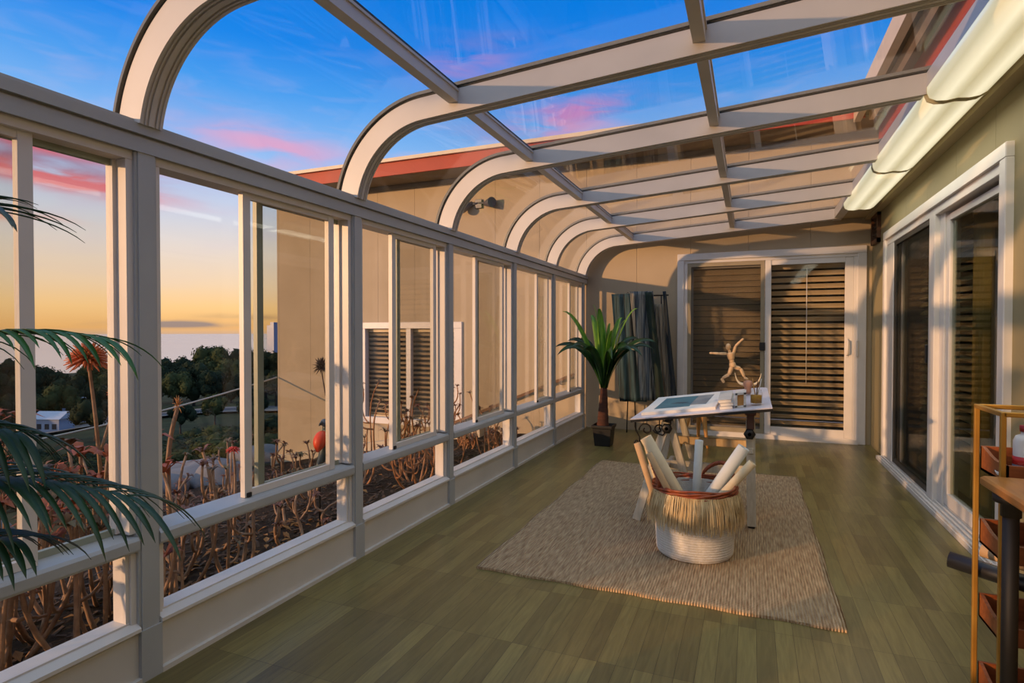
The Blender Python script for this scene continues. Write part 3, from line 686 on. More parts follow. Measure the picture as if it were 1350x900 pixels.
def make_succulent(x, y, h, seed, nst=5, stem=None, tuft=None, lean=.35, dens=1.0, tsize=1.0):
    rg = random.Random(seed); z0 = gz(x)-.02
    R_ = empty('succulent', (x, y, z0)); mb = MB(); tips = []
    for k in range(nst):
        a = 2*PI*k/nst+rg.random(); hh = h*(.55+.45*rg.random()); sp = lean*hh*(.4+.7*rg.random())
        b = Vector((x+.035*math.cos(a), y+.035*math.sin(a), z0))
        d = Vector((math.cos(a), math.sin(a), 0))
        p3 = b+d*sp+Vector((0, 0, hh)); p1 = b+d*sp*(.9+.5*rg.random())+Vector((0, 0, hh*.25)); p2 = b+d*sp*(rg.uniform(-.6, 1.6))+Vector((rg.uniform(-.12, .12), rg.uniform(-.12, .12), hh*.66))
        pts = bez(b, p1, p2, p3, 10); r0 = .0085+.0045*rg.random()
        mb.tube(pts, [r0*(1-.45*i/10)*(1+.10*math.sin(i*2.7)) for i in range(11)], 7)
        tips.append((pts[-1], pts[-1]-pts[-2]))
        for _ in range(2):
            if rg.random() > .8*dens: continue
            i = rg.randint(3, 8); q = pts[i]; dd = (d*rg.uniform(-1, 1)+Vector((rg.uniform(-1, 1), rg.uniform(-1, 1), 0))).normalized()
            l = hh*rg.uniform(.22, .42); e = q+dd*l*.5+Vector((0, 0, l*.8))
            bp = bez(q, q+dd*l*.45, q+dd*l*.6+Vector((0, 0, l*.3)), e, 6); mb.tube(bp, [r0*.75*(1-.3*i/6) for i in range(7)], 6); tips.append((bp[-1], bp[-1]-bp[-2]))
    mb.build('stem_cluster', stem or STEM, R_)
    for i, (p, d) in enumerate(tips):
        u = d.normalized(); u = (u+Vector((0, 0, .4))).normalized()
        tuft_mb(p, u, tsize*rg.uniform(.035, .065), rg.randint(7, 11), rg).build('leaf_tuft', (tuft or TUFT) if rg.random() < .7 else TUFTG, R_)
    return R_
rg = random.Random(11)
def clump(n, xr, yr, hr, label, group, **kw):
    for k in range(n):
        x = xr[0]+(xr[1]-xr[0])*((k*.618+.13) % 1); y = yr[0]+(yr[1]-yr[0])*((k+.5)/n)
        o = make_succulent(x, y, rg.uniform(*hr), rg.randint(0, 9999), **kw); tag(o, label, 'succulent', group)
clump(12, (-.48, -1.3), (.66, 1.78), (.70, 1.0), 'bare tan succulent with red tufts in thick clump outside window nearest camera', 'succulents outside the nearest window', nst=5, tuft=RUST, tsize=1.6)
clump(7, (-.45, -1.35), (1.72, 2.42), (.60, .84), 'bare tan succulent in clump at left of second window, in front of tree view', 'succulents at the left of the second window', nst=4)
clump(5, (-1.0, -2.0), (3.05, 4.0), (.5, .66), 'bare brown succulent in sparse row before the blank tan wall outside', 'succulents before the blank tan wall', nst=3)
clump(10, (-.5, -1.6), (4.0, 5.6), (.65, 1.02), 'orange brown succulent in clump outside third window before the blinded window', 'succulents outside the third window', nst=4, stem=STEMO)
clump(4, (-.55, -1.3), (5.75, 6.25), (.25, .42), 'short orange brown succulent outside fourth window, low beside the footing', 'succulents outside the fourth window', nst=5, stem=STEMO)
# low curved bare stem close to the sill of the second window
o = make_succulent(-.62, 2.72, .42, 77, nst=3, lean=1.2); tag(o, 'low sprawling bare succulent with curved stems close to sill of second window', 'succulent')
# tall flower spikes
FLO = mat('orange_red_flower', (214, 116, 60), (176, 82, 44), rough=.55, scale=20)
FLD = mat('dark_seed_head', (66, 46, 40), (46, 34, 30), rough=.8, scale=20)
def spike(x, y, top, name, label, fm, size, n, bend, r=.010, stem=STEM, side=None, flat=1.0):
    z0 = gz(x)-.02; R_ = empty(name, (x, y, z0)); p = Vector(top); b = Vector((x, y, z0))
    pts = bez(b, b+Vector((bend, -bend, (p.z-z0)*.4)), p+Vector((bend*.8, bend*.6, -(p.z-z0)*.35)), p, 14)
    mb = MB().tube(pts, [r*(1.5-.7*i/14) for i in range(15)], 7)
    heads = [(p, size)]
    if side:
        q = pts[9]; e = Vector(side); mb.tube(bez(q, q+(e-q)*.3+Vector((0, 0, .02)), e-Vector((0, 0, .04)), e, 6), r*.7, 6); heads.append((e, size*.5))
    mb.build('flower_stem', stem, R_)
    for c, s in heads:
        fb = MB(); rr = random.Random(5)
        for k in range(n):
            t = k/n; a = k*2.4; e = -.5+1.9*t
            d = Vector((math.cos(a)*math.cos(e), math.sin(a)*math.cos(e), math.sin(e)*flat))
            fb.tube([c+d*s*.12, c+d*s*.6+Vector((0, 0, .005)), c+d*s*(.9+.2*rr.random())-Vector((0, 0, s*.08))], [s*.05, s*.075, s*.02], 5)
        fb.build('flower_head', fm, R_)
    return R_
o = spike(-.85, 1.74, (-.78, 1.62, 1.055), 'aloe_bloom', '', FLO, .084, 110, .05, side=(-.80, 1.76, .90), r=.008); tag(o, 'tall orange red tufted bloom standing above succulents in nearest window', 'flower')
o = spike(-.80, 3.32, (-.80, 3.12, .935), 'seed_head', '', FLD, .055, 46, .05, r=.005, stem=mat('dark_thin_stem', (82, 54, 44), rough=.8), flat=1.5); tag(o, 'dark seed head on thin curved stalk against blank tan wall', 'flower')
o = spike(-.80, 2.02, (-.80, 2.06, .80), 'flower_bud', '', mat('tan_bud', (196, 140, 84), (170, 112, 62), rough=.7), .028, 16, -.10, r=.012, flat=2.2); tag(o, 'single tan bud on tall bare stem at left of second window', 'flower')
o = spike(-.95, 3.56, (-.90, 3.42, .74), 'flower_spike', '', mat('maroon_flower', (112, 40, 38), (84, 32, 32), rough=.7), .05, 40, .03, r=.006, flat=2.4); tag(o, 'narrow maroon flower spike beside second post, against the tan wall', 'flower')
RED = mat('bright_red_flower', (206, 52, 30), (176, 40, 26), rough=.5)
o = spike(-1.25, 2.80, (-1.25, 2.80, .40), 'red_flower', '', RED, .05, 40, .02, r=.008, flat=.6); tag(o, 'low red flower behind stile of second window, left of bird ornament', 'flower')

# ---- bird ornament
b = empty('bird_ornament', (-.80, 3.10, gz(-.8))); tag(b, 'garden bird ornament with bright orange breast and dark teal back among plants', 'ornament')
TEAL = mat('dark_teal_paint', (44, 66, 72), (34, 48, 54), rough=.4); ORNG = mat('bright_orange_paint', (240, 78, 32), (226, 62, 24), rough=.45)
MB().tube(bez((-.80, 3.155, .545), (-.80, 3.20, .50), (-.80, 3.19, .38), (-.80, 3.07, .26), 12), [.018, .026, .03, .04, .045, .048, .048, .045, .04, .034, .028, .02, .012], 10).build('back_and_tail', TEAL, b)
MB().tube(bez((-.785, 3.125, .505), (-.785, 3.10, .48), (-.785, 3.075, .43), (-.785, 3.065, .375), 8), [.012, .028, .038, .043, .045, .043, .036, .024, .008], 12).build('breast', ORNG, b)
hd = MB().sphere((-.80, 3.148, .56), .027, 12, 8).build('head', mat('slate_blue_paint', (88, 104, 124), rough=.5), b)
MB().tube([(-.80, 3.125, .562), (-.80, 3.105, .556), (-.80, 3.095, .545)], [.012, .008, .002], 8).build('beak', BLACK, hd)
MB().tube([(-.80, 3.10, .31), (-.80, 3.10, gz(-.8)-.02)], .006, 6).build('stake', IRON, b)

# ---- pale boulders below the bed
BOULD = mat('pale_boulder', (112, 112, 116), (88, 88, 90), rough=.95, scale=3, bump=.5, bscale=12)
def boulder(x, y, r, seed):
    rr = random.Random(seed); mb = MB(); ph = [rr.uniform(0, 6) for _ in range(4)]
    mb.sphere((0, 0, 0), 1, 16, 11)
    for i, v in enumerate(mb.v):
        k = 1+.16*math.sin(v.x*3+ph[0])+.13*math.sin(v.y*4+ph[1])+.1*math.sin(v.z*5+ph[2]); mb.v[i] = Vector((x+v.x*k*r*1.3, y+v.y*k*r, gz(x)+.1*r+v.z*k*r*.6))
    return mb.build('boulder', BOULD)
bl = ['pale boulder below the bed, seen past stems at left of second window', 'second pale boulder from the left below bed in second window', 'pale boulder below bed just left of second window sliding stile', 'small pale boulder low behind succulents in nearest window', 'pale boulder beside the corner of tan wing wall']
for (x, y, r, s), l in zip(((-5.0, 4.9, .34, 1), (-5.6, 6.0, .5, 2), (-4.6, 5.6, .34, 3), (-3.9, 2.6, .36, 4), (-5.7, 7.4, .4, 5)), bl): tag(boulder(x, y, r, s), l, 'boulder')

# ---- wire
wv = empty('garden_wire', (-5.0, 7, .4)); tag(wv, 'pale straight wire running from tan wall corner across the green slope', 'wire')
P = [Vector((-5.0, 6.98, .47)), Vector((-5.0, 2.0, -.03))]
MB().tube([P[0].lerp(P[1], k/10)-Vector((0, 0, .10*math.sin(PI*k/10))) for k in range(11)], .011, 6).build('wire', mat('pale_wire', (180, 176, 164), rough=.6), wv)
MB().tube([(-5.0, 2.0, -1.3), (-5.0, 2.0, .05)], .03, 8).build('post', mat('grey_post', (120, 112, 100), rough=.8), wv)

# ---- trees and shrubs of the valley
LEAFD = mat('dark_tree_foliage', (44, 54, 36), (28, 36, 26), rough=.9, scale=.8, spec=.1)
LEAFM = mat('olive_tree_foliage', (64, 70, 40), (42, 50, 30), rough=.9, scale=.8, spec=.1)
TRUNK = mat('grey_tree_trunk', (70, 60, 50), rough=.9)
def crown_mesh(seed, m, n=3000, sq=.75):
    """clumps of small leaves over a cluster of lobes"""
    rr = random.Random(seed); mb = MB(); lobes = []
    for k in range(20):
        a = rr.random()*2*PI; e = rr.uniform(-.3, 1.2); d = rr.uniform(.25, .8)
        lobes.append((Vector((math.cos(a)*math.cos(e)*d, math.sin(a)*math.cos(e)*d, math.sin(e)*d*sq)), rr.uniform(.18, .38)))
    for c, r in lobes:
        o = len(mb.v); mb.sphere(c, r*.86, 9, 6)
        for i in range(o, len(mb.v)): mb.v[i] = c+(mb.v[i]-c)*(1+rr.uniform(-.18, .18))
    for k in range(n):
        c, r = lobes[k % len(lobes)]; d = Vector((rr.gauss(0, 1), rr.gauss(0, 1), rr.gauss(0, 1))).normalized()
        p = c+d*r*rr.uniform(.82, 1.12); t = d.orthogonal().normalized(); t = Quaternion(d, rr.random()*6.28) @ t; n2 = (d.cross(t)+d*.6).normalized(); l = rr.uniform(.03, .06)
        mb.add([p-t*l, p+n2*l*.6, p+t*l, p-n2*l*.6], [(0, 1, 2), (0, 2, 3)])
    return mb
TPROTO = []
def make_tree(kind, name, m, with_trunk):
    R_ = empty(name, (0, 0, 0)); mb = crown_mesh(kind+20, m)
    if with_trunk:
        mb.v = [Vector((v.x, v.y, v.z*.85+.80)) for v in mb.v]; mb.build('crown', m, R_)
        MB().tube([(0, 0, -.15), (.02, .01, .4), (.0, .0, .95)], [.07, .05, .03], 7).build('trunk', TRUNK, R_)
    else:
        mb.v = [Vector((v.x, v.y, v.z*.75+.30)) for v in mb.v]; mb.build('foliage', m, R_)
    return R_
def scatter(kind_list, spots, label, cat, group):
    protos = []
    for j, (az, D, s) in enumerate(spots):
        k = j % len(kind_list)
        if len(protos) <= k: protos.append(make_tree(*kind_list[k])); o = protos[k]
        else: o = copy_tree(protos[k])
        a = math.radians(az); x = 1.887-D*math.sin(a); y = D*math.cos(a)
        o.location = (x, y, hz(x, y)-.05*s); w_ = .64 if cat == 'tree' else 1.0; o.scale = (s*w_, s*w_, s*.92); o.rotation_euler = (0, 0, j*1.7)
        tag(o, label, cat, group)
rr = random.Random(42)
far = []
for D, n, s0, off in ((152, 10, 8.4, .2), (130, 10, 6.8, .7), (110, 11, 5.2, .45)):
    for k in range(n):
        az = 43.5+29*((k+off)/n)
        far.append((az, D+rr.uniform(-2, 2), s0*rr.uniform(.9, 1.1)*(1.12 if az < 56 else .97)))
scatter([(1, 'dark_tree', LEAFD, True), (2, 'dark_tree', LEAFD, True), (3, 'dark_tree', LEAFM, True)], far, 'dark rounded tree in the distant row along the sea horizon', 'tree', 'trees along the horizon')
midt = [(45+27*((k+.5)/9)+rr.uniform(-.3, .3), 80+7*(k % 2), rr.uniform(2.8, 3.7)) for k in range(9)]
scatter([(4, 'dark_tree', LEAFD, True), (5, 'dark_tree', LEAFM, True)], [m for m in midt if not 58.5 < m[0] < 63], 'dark tree on the slope below, in front of the horizon trees', 'tree', 'trees on the slope below')
near = [(47+26*((k*.618) % 1), 13+26*(k/44), .75+.9*(k/44)) for k in range(44)]
scatter([(6, 'shrub', LEAFM, False), (7, 'shrub', LEAFD, False), (8, 'shrub', LEAFM, False)], near, 'low green shrub on the near slope just beyond the planting bed', 'shrub', 'shrubs on the near slope')
mids = [(45.5+27*((k*.618+.3) % 1), 42+26*(k/34), rr.uniform(1.6, 2.3)) for k in range(34)]
scatter([(9, 'shrub', LEAFD, False), (10, 'shrub', LEAFM, False)], mids, 'rounded green bush on the lower slope between near shrubs and trees', 'shrub', 'bushes on the lower slope')

# ---- valley house and distant tower
def at(az, D): a = math.radians(az); return 1.887-D*math.sin(a), D*math.cos(a)
BLUW = mat('pale_blue_wall', (150, 160, 178), (138, 148, 168), rough=.8); BROOF = mat('pale_blue_roof', (176, 182, 196), (160, 168, 184), rough=.7); WIND = mat('dark_window', (36, 40, 48), rough=.2)
x, y = at(60.9, 104); g = hz(x, y); hs = empty('valley_house', (x, y, g)); tag(hs, 'small pale blue house down in valley, seen beside palm fronds', 'house')
rot = Matrix.Translation((x, y, g)) @ Matrix.Rotation(math.radians(20), 4, 'Z') @ Matrix.Scale(.62, 4)
MB().box((-3, -2.2, -1), (3, 2.2, 3.6)).xf(rot).build('wall', BLUW, hs)
MB().add([(-3.5, -2.7, 3.5), (3.5, -2.7, 3.5), (3.5, 2.7, 3.5), (-3.5, 2.7, 3.5), (-3.5, 0, 5.0), (3.5, 0, 5.0)], [(0, 1, 5, 4), (2, 3, 4, 5), (0, 4, 3), (1, 2, 5), (3, 2, 1, 0)]).xf(rot).build('roof', BROOF, hs)
for k in (-1.6, .2, 1.9): MB().box((k-.5, -2.26, 1.2), (k+.5, -2.19, 2.4)).xf(rot).build('window', WIND, hs)
x, y = at(59.2, 122); g = hz(x, y); hs = empty('valley_house', (x, y, g)); tag(hs, 'long low pale roofed building behind small blue house in valley', 'house')
rot = Matrix.Translation((x, y, g+1.0)) @ Matrix.Rotation(math.radians(75), 4, 'Z') @ Matrix.Scale(.55, 4)
MB().box((-8, -3, -1), (8, 3, 5.5)).xf(rot).build('wall', BLUW, hs); MB().box((-8.6, -3.6, 5.5), (8.6, 3.6, 6.1)).xf(rot).build('roof', BROOF, hs)
for k in range(6): MB().box((-7+2.4*k, -3.06, 2.6), (-5.6+2.4*k, -2.99, 4.2)).xf(rot).build('window', WIND, hs)
x, y = at(44.85, 420); hs = empty('distant_tower', (x, y, -20)); tag(hs, 'tall narrow blue tower on the horizon beside the tan wall corner', 'building')
TB = mat('blue_tower_glass', (96, 128, 172), (84, 112, 156), rough=.3)
MB().box((x-3, y-3, -20), (x+3, y+3, 6)).build('shaft', TB, hs); MB().box((x-1.6, y-1.6, 6), (x+1.6, y+1.6, 8)).build('top', TB, hs)

# ================================================================ FURNISHINGS
# ---- jute rug
def rug_mat():
    m = mat('woven_jute', (212, 184, 146), (156, 126, 96), rough=.95, scale=10, stretch=(11, 1.1, 1), spec=.1)
    nt = m.node_tree; N = nt.nodes; L = nt.links; b = N['Principled BSDF']
    g = N.new('ShaderNodeNewGeometry'); w1 = N.new('ShaderNodeTexWave'); w1.inputs['Scale'].default_value = 26; w1.inputs['Distortion'].default_value = 1.0; w1.inputs['Detail'].default_value = 2; L.new(g.outputs['Position'], w1.inputs['Vector'])
    w2 = N.new('ShaderNodeTexWave'); w2.bands_direction = 'Y'; w2.inputs['Scale'].default_value = 30; w2.inputs['Distortion'].default_value = 2.5; w2.inputs['Detail'].default_value = 2; L.new(g.outputs['Position'], w2.inputs['Vector'])
    a = N.new('ShaderNodeMath'); a.operation = 'ADD'; L.new(w1.outputs['Fac'], a.inputs[0]); L.new(w2.outputs['Fac'], a.inputs[1])
    bp = N.new('ShaderNodeBump'); bp.inputs['Strength'].default_value = .9; bp.inputs['Distance'].default_value = .006; L.new(a.outputs[0], bp.inputs['Height']); L.new(bp.outputs[0], b.inputs['Normal'])
    return m
RX0, RX1, RY0, RY1 = .632, 2.243, 2.575, 5.17
def rug_top(u, v):
    x = RX0+(RX1-RX0)*u; y = RY0+(RY1-RY0)*v
    x += .006*math.sin(v*23)*(1 if u > .5 else -1)*(abs(u-.5) > .45); y += .005*math.sin(u*31)*(abs(v-.5) > .46)
    return (x, y, .011+.0015*math.sin(u*19+v*7))
mb = MB().grid(rug_top, 60, 80); nu, nv = 60, 80
n0 = len(mb.v); edge = [i for i in range(nu+1)]+[j*(nu+1)+nu for j in range(1, nv+1)]+[nv*(nu+1)+i for i in range(nu-1, -1, -1)]+[j*(nu+1) for j in range(nv-1, 0, -1)]
low = [Vector((mb.v[i].x, mb.v[i].y, .0005)) for i in edge]; m_ = len(edge); mb.v += low
for k in range(m_): mb.f.append((edge[k], n0+k, n0+(k+1) % m_, edge[(k+1) % m_])); mb.sm.append(False)
mb.f.append(tuple(n0+k for k in range(m_))); mb.sm.append(False)
tag(mb.build('jute_rug', rug_mat()), 'large tan woven jute rug under the tilted table and basket', 'rug')
RUGZ = .0125

# ---- tilted drafting table
def T(x, y): return .653+.137*(x-1.22)+.07*(y-3.5)
TN = Vector((-.137, -.07, 1)).normalized()
def TP(x, y, h=0): return Vector((x, y, T(x, y)))+TN*h
tb = empty('drafting_table', (1.62, 3.85, RUGZ)); tag(tb, 'whitewashed wood drafting table with tilted pale top standing on rug', 'table')
pl = [(1.215, 3.50), (2.0, 3.50)]
for k in range(7):
    a = PI/2*k/6; pl.append((1.935+.055*math.cos(a), 4.19+.055*math.sin(a)))
pl += [(1.325, 4.215), (1.30, 4.19)]
def slab(poly, h0, h1):
    n = len(poly); mb = MB(); mb.add([TP(x, y, h0) for x, y in poly]+[TP(x, y, h1) for x, y in poly], [tuple(range(n-1, -1, -1)), tuple(range(n, 2*n))]+[(i, (i+1) % n, n+(i+1) % n, n+i) for i in range(n)])
    return mb
TOPM = mat('pale_lilac_laminate', (206, 202, 212), (196, 194, 206), rough=.35, scale=3)
slab(pl, -.006, 0).build('tabletop', TOPM, tb)
slab(pl, -.022, -.006).build('edge_band', BLACK, tb)
LEG = .016
def leg(p, q, w=.050, foot=True):
    p = Vector(p); q = Vector(q)
    l = MB().obox(p, q, w, w*.8, up=(0, 1, 0)).build('leg', WASHW, tb, bevel=.004)
    return l
zb = RUGZ
kl = (1.425, 3.57, .600); kr = (1.884, 3.60, .592)
leg((1.418, 3.585, .635), (1.236, 3.61, zb)); leg((1.432, 3.615, .64), (1.585, 3.74, zb), .044)
leg((1.41, 4.06, .67), (1.275, 4.10, zb), .044); leg((1.43, 4.09, .67), (1.60, 4.16, zb), .044)
l = leg((1.888, 3.625, .66), (1.899, 3.716, zb+.012), .050); MB().cbox((1.879, 3.698, zb), (1.919, 3.738, zb+.014)).build('rubber_foot', BLACK, l)
l = leg((1.888, 4.07, .70), (1.90, 4.14, zb+.012), .050); MB().cbox((1.880, 4.12, zb), (1.920, 4.16, zb+.014)).build('rubber_foot', BLACK, l)
MB().cbox((1.42, 3.86, .455), (1.89, 3.885, .505)).build('stretcher', PALEW, tb)
MB().cbox((1.36, 3.86, .285), (1.89, 3.885, .345)).build('stretcher', WASHW, tb)
MB().cbox((1.87, 3.62, .47), (1.905, 4.10, .505)).cbox((1.38, 3.64, .30), (1.41, 4.08, .33)).cbox((1.875, 3.66, .30), (1.905, 4.10, .33)).build('side_rail', WASHW, tb)
for c in (kl, kr):
    mb = MB(); n = 12
    fr = [(Vector((c[0], c[1]+d, c[2])), r) for d, r in ((-.034, .010), (-.034, .026), (-.024, .031), (-.010, .030), (-.004, .018), (.02, .012))]
    vs = []
    for p, r in fr:
        for k in range(n): a = 2*PI*k/n; rr_ = r*(1+.07*math.cos(a*6)*(r > .018)); vs.append(p+Vector((math.cos(a)*rr_, 0, math.sin(a)*rr_)))
    mb.add(vs, [(i*n+k, i*n+(k+1) % n, (i+1)*n+(k+1) % n, (i+1)*n+k) for i in range(len(fr)-1) for k in range(n)]+[tuple(range(n))], True); mb.build('clamp_knob', BLACK, tb)
BRK = mat('brown_iron_bracket', (92, 54, 38), (74, 44, 32), rough=.5)
MB().cbox((1.868, 3.585, .615), (1.908, 3.625, .715)).cbox((1.858, 3.57, .70), (1.918, 3.66, .722)).build('top_bracket', BRK, tb)
MB().cbox((1.405, 3.585, .615), (1.445, 3.625, .655)).build('top_bracket', IRON, tb)
def spiral(c, r0, turns, a0, sgn=1):
    return [Vector((c[0]+r0*(1-.75*k/18)*math.cos(a0+sgn*turns*2*PI*k/18), c[1], c[2]+r0*(1-.75*k/18)*math.sin(a0+sgn*turns*2*PI*k/18))) for k in range(19)]
yy = 3.56
mb = MB()
mb.tube([(1.232, yy, .645), (1.232, yy, .60), (1.245, yy, .565), (1.262, yy, .535), (1.262, yy, .50)], .0045, 6)
mb.tube(spiral((1.244, yy, .503), .020, 1.1, 0, -1), .0045, 6); mb.tube(spiral((1.300, yy, .585), .042, 1.15, PI*1.05, -1), .0045, 6)
mb.tube(spiral((1.375, yy, .590), .032, 1.15, PI*.0, 1), .0045, 6); mb.tube([(1.342, yy, .585), (1.352, yy, .570), (1.40, yy, .555), (1.425, yy, .59)], .0045, 6)
mb.build('scroll_bracket', IRON, tb)

# ---- things on the table
PAPER = mat('white_paper', (226, 222, 216), (216, 212, 206), rough=.7, scale=4)
def tslab(x0, x1, y0, y1, h0, h1, skew=0.0):
    return slab([(x0, y0), (x1, y0), (x1+skew, y1), (x0+skew, y1)], h0, h1)
pt = empty('painting', TP(1.48, 3.85, 0)); tag(pt, 'white bordered painting with a teal field lying flat on tilted table', 'painting')
tslab(1.27, 1.70, 3.575, 4.10, .0005, .018, .03).build('board', PAPER, pt)
TEALP = mat('teal_wash_paint', (62, 122, 136), (40, 88, 108), rough=.5, scale=9, stretch=(1, 4, 1))
tslab(1.335, 1.545, 3.66, 4.02, .018, .0192, .03).build('teal_field', TEALP, pt)
tslab(1.545, 1.64, 3.70, 4.02, .018, .0192, .03).build('grey_field', mat('grey_wash_paint', (140, 146, 150), (112, 120, 126), rough=.5, scale=9), pt)
slab([(1.42, 3.80), (1.50, 3.775), (1.53, 3.80), (1.46, 3.83)], .0192, .0200).build('dark_stroke', mat('navy_stroke', (36, 62, 84), rough=.5), pt)
lb = ['white sketch pad, bottom of the small stack on tilted table', 'white sketch pad, middle of the small stack on tilted table', 'white sketch pad, top of the small stack on tilted table']
for k in range(3):
    pd = empty('sketch_pad', TP(1.765, 3.70, .001+.019*k)); tag(pd, lb[k], 'sketch pad', 'sketch pads on the table')
    dx = (.0, .006, -.002)[k]; h = .001+.019*k
    tslab(1.724+dx, 1.793+dx, 3.56, 3.86, h, h+.015).build('pages', PAPER, pd); tslab(1.722+dx, 1.795+dx, 3.557, 3.863, h+.015, h+.018).build('cover', mat('grey_pad_cover', (186, 184, 180), (172, 172, 170), rough=.6), pd)
# little frame-fronted box
bx_ = empty('wooden_box', TP(1.835, 3.60)); tag(bx_, 'small white framed box with tan front on tilted table beside jar', 'box')
z0 = T(1.806, 3.565)+.001; SH = Matrix(((1, 0, 0, 0), (0, 1, 0, 0), (.137, .07, 1, -.137*1.806-.07*3.565), (0, 0, 0, 1)))
MB().box((1.806, 3.565, z0+.004), (1.818, 3.66, z0+.085)).box((1.852, 3.565, z0+.004), (1.864, 3.66, z0+.085)).box((1.806, 3.565, z0+.075), (1.864, 3.66, z0+.087)).box((1.806, 3.565, z0), (1.864, 3.66, z0+.012)).xf(SH).build('frame', WHITE, bx_)
MB().box((1.818, 3.575, z0+.012), (1.852, 3.655, z0+.075)).xf(SH).build('front_panel', TANW, bx_)
# jar with brushes
jc = (1.918, 3.62); z0 = T(jc[0]+.03, jc[1]+.03)+.001
jr = empty('glass_jar', (jc[0], jc[1], z0)); tag(jr, 'glass jar of ochre pigment holding brushes at right end of table', 'jar')
MB().lathe([(.001, .0), (.030, .0), (.034, .006), (.034, .062), (.028, .072), (.028, .082), (.025, .082), (.025, .072), (.031, .062), (.031, .006), (.001, .004)], (*jc, z0), 20).build('jar_wall', GLASS, jr)
MB().lathe([(.001, .005), (.030, .005), (.0305, .050), (.001, .052)], (*jc, z0), 20).build('pigment', mat('ochre_pigment', (176, 130, 40), (140, 98, 28), rough=.8, scale=30), jr)
for dx, dy, t, m in ((.012, 0, .03, PAPER), (-.010, .008, -.02, TANW), (.004, -.010, .008, BRK)):
    MB().tube([(jc[0]+dx*.5, jc[1]+dy*.5, z0+.052), (jc[0]+dx+t*.3, jc[1]+dy, z0+.11), (jc[0]+dx+t*.5, jc[1]+dy, z0+.145)], [.003, .003, .002], 6).build('brush', m, jr)
# horned skull ornament
sk = (1.872, 3.98); z0 = T(1.90, 4.01)+.001
so = empty('horned_skull', (*sk, z0)); tag(so, 'small animal skull ornament with two pale curved horns on tilted table', 'ornament')
MB().lathe([(.001, 0), (.017, .0), (.021, .012), (.018, .03), (.025, .05), (.030, .066), (.026, .080), (.012, .087), (.001, .088)], (*sk, z0), 16).build('skull', mat('pinkish_bone', (176, 132, 108), (150, 106, 86), rough=.6), so)
HORN = mat('pale_horn', (214, 200, 172), (190, 172, 140), rough=.45)
for s in (-1, 1):
    MB().tube(bez((sk[0]+s*.022, sk[1], z0+.062), (sk[0]+s*.055, sk[1], z0+.062), (sk[0]+s*.070, sk[1], z0+.085), (sk[0]+s*.078, sk[1]-.005, z0+.135), 10), [.010*(1-.085*i) for i in range(11)], 8).build('horn', HORN, so)
zsk = z0+.088
# leaping wooden artist figure
MANW = mat('light_mannequin_wood', (222, 184, 138), (206, 164, 116), rough=.5, scale=30)
def mp(u, v): return Vector((1.752+(u-960)*.0046, 3.985, 1.078-(v-458)*.00484+.004))
foot_t = mp(985, 501.5); dz = zsk+.004-foot_t.z
def mq(u, v, y=0): p = mp(u, v); return Vector((p.x, p.y+y, p.z+dz))
fg = empty('artist_mannequin', (1.80, 3.985, zsk)); tag(fg, 'jointed wooden artist mannequin leaping with arms out above table', 'mannequin')
def limb(name, a, b, r0, r1, mid=1.15):
    a = Vector(a); b = Vector(b); n = 8
    return MB().tube([a.lerp(b, k/n) for k in range(n+1)], [(r0+(r1-r0)*k/n)*(1+(mid-1)*math.sin(PI*k/n))*(.75 if k in (0, n) else 1) for k in range(n+1)], 10).build(name, MANW, fg)
MB().sphere(mq(960.2, 458.5), .0185, 12, 9, (.85, .9, 1.2)).build('head', MANW, fg)
limb('neck', mq(961, 462), mq(962.5, 467), .007, .008)
limb('chest', mq(963, 466), mq(964.5, 476), .024, .017, 1.1); limb('waist', mq(964.3, 475.5), mq(965.3, 480), .013, .013); limb('pelvis', mq(965.3, 479), mq(966.4, 486), .017, .019)
limb('upper_arm', mq(958.3, 467.8, -.01), mq(948, 467.5, -.02), .009, .0075); limb('forearm', mq(948.3, 467.5, -.02), mq(939.5, 467, -.025), .0075, .006); limb('hand', mq(939.5, 467, -.025), mq(935.6, 467, -.026), .007, .005)
limb('upper_arm', mq(967, 467.3, .008), mq(969.6, 457.5, .015), .009, .0075); limb('forearm', mq(969.6, 457.5, .015), mq(976.5, 450.5, .018), .0075, .006); limb('hand', mq(976.5, 450.5, .018), mq(980, 447.5, .02), .007, .005)
limb('thigh', mq(964.8, 485.5, -.01), mq(961.3, 495.5, -.012), .013, .010); limb('shin', mq(961.3, 495.3, -.012), mq(953, 500.2, -.012), .010, .007); limb('foot', mq(951.8, 500.5, -.012), mq(955, 506.5, -.012), .008, .007)
limb('thigh', mq(968, 485.5, .012), mq(976.5, 487.5, .014), .013, .010); limb('shin', mq(976.3, 487.3, .014), mq(981.5, 498.5, .012), .010, .007); limb('foot', mq(981.2, 499, .012), mq(986.2, 501.6, 0), .007, .006)

# ---- round basket with rolls
BC = (1.615, 3.20); bk = empty('woven_basket', (*BC, RUGZ)); tag(bk, 'white coiled rope basket with brown wicker rim and raffia fringe on rug', 'basket')
ROPE = mat('white_cotton_rope', (216, 212, 206), (200, 196, 188), rough=.9, scale=40, bump=.4, bscale=120)
prof = []; n = 27
for k in range(n*4+1):
    z = .34*k/(n*4); r = .192+.016*min(1, z/.3)-.012*max(0, 1-z/.03)**2+.0035*abs(math.sin(PI*k/4)); prof.append((r, z))
prof = [(.001, 0), (.17, 0)]+prof+[(.196, .345)]
for k in range(n*2, -1, -1):
    z = .012+.328*k/(n*2); prof.append((.184+.014*min(1, z/.3)-.003*abs(math.sin(PI*k/2)), z))
prof += [(.001, .012)]
MB().lathe(prof, (BC[0], BC[1], RUGZ), 48).build('rope_body', ROPE, bk)
WICK = mat('red_brown_wicker', (160, 80, 42), (112, 50, 28), rough=.45, scale=30)
mb = MB()
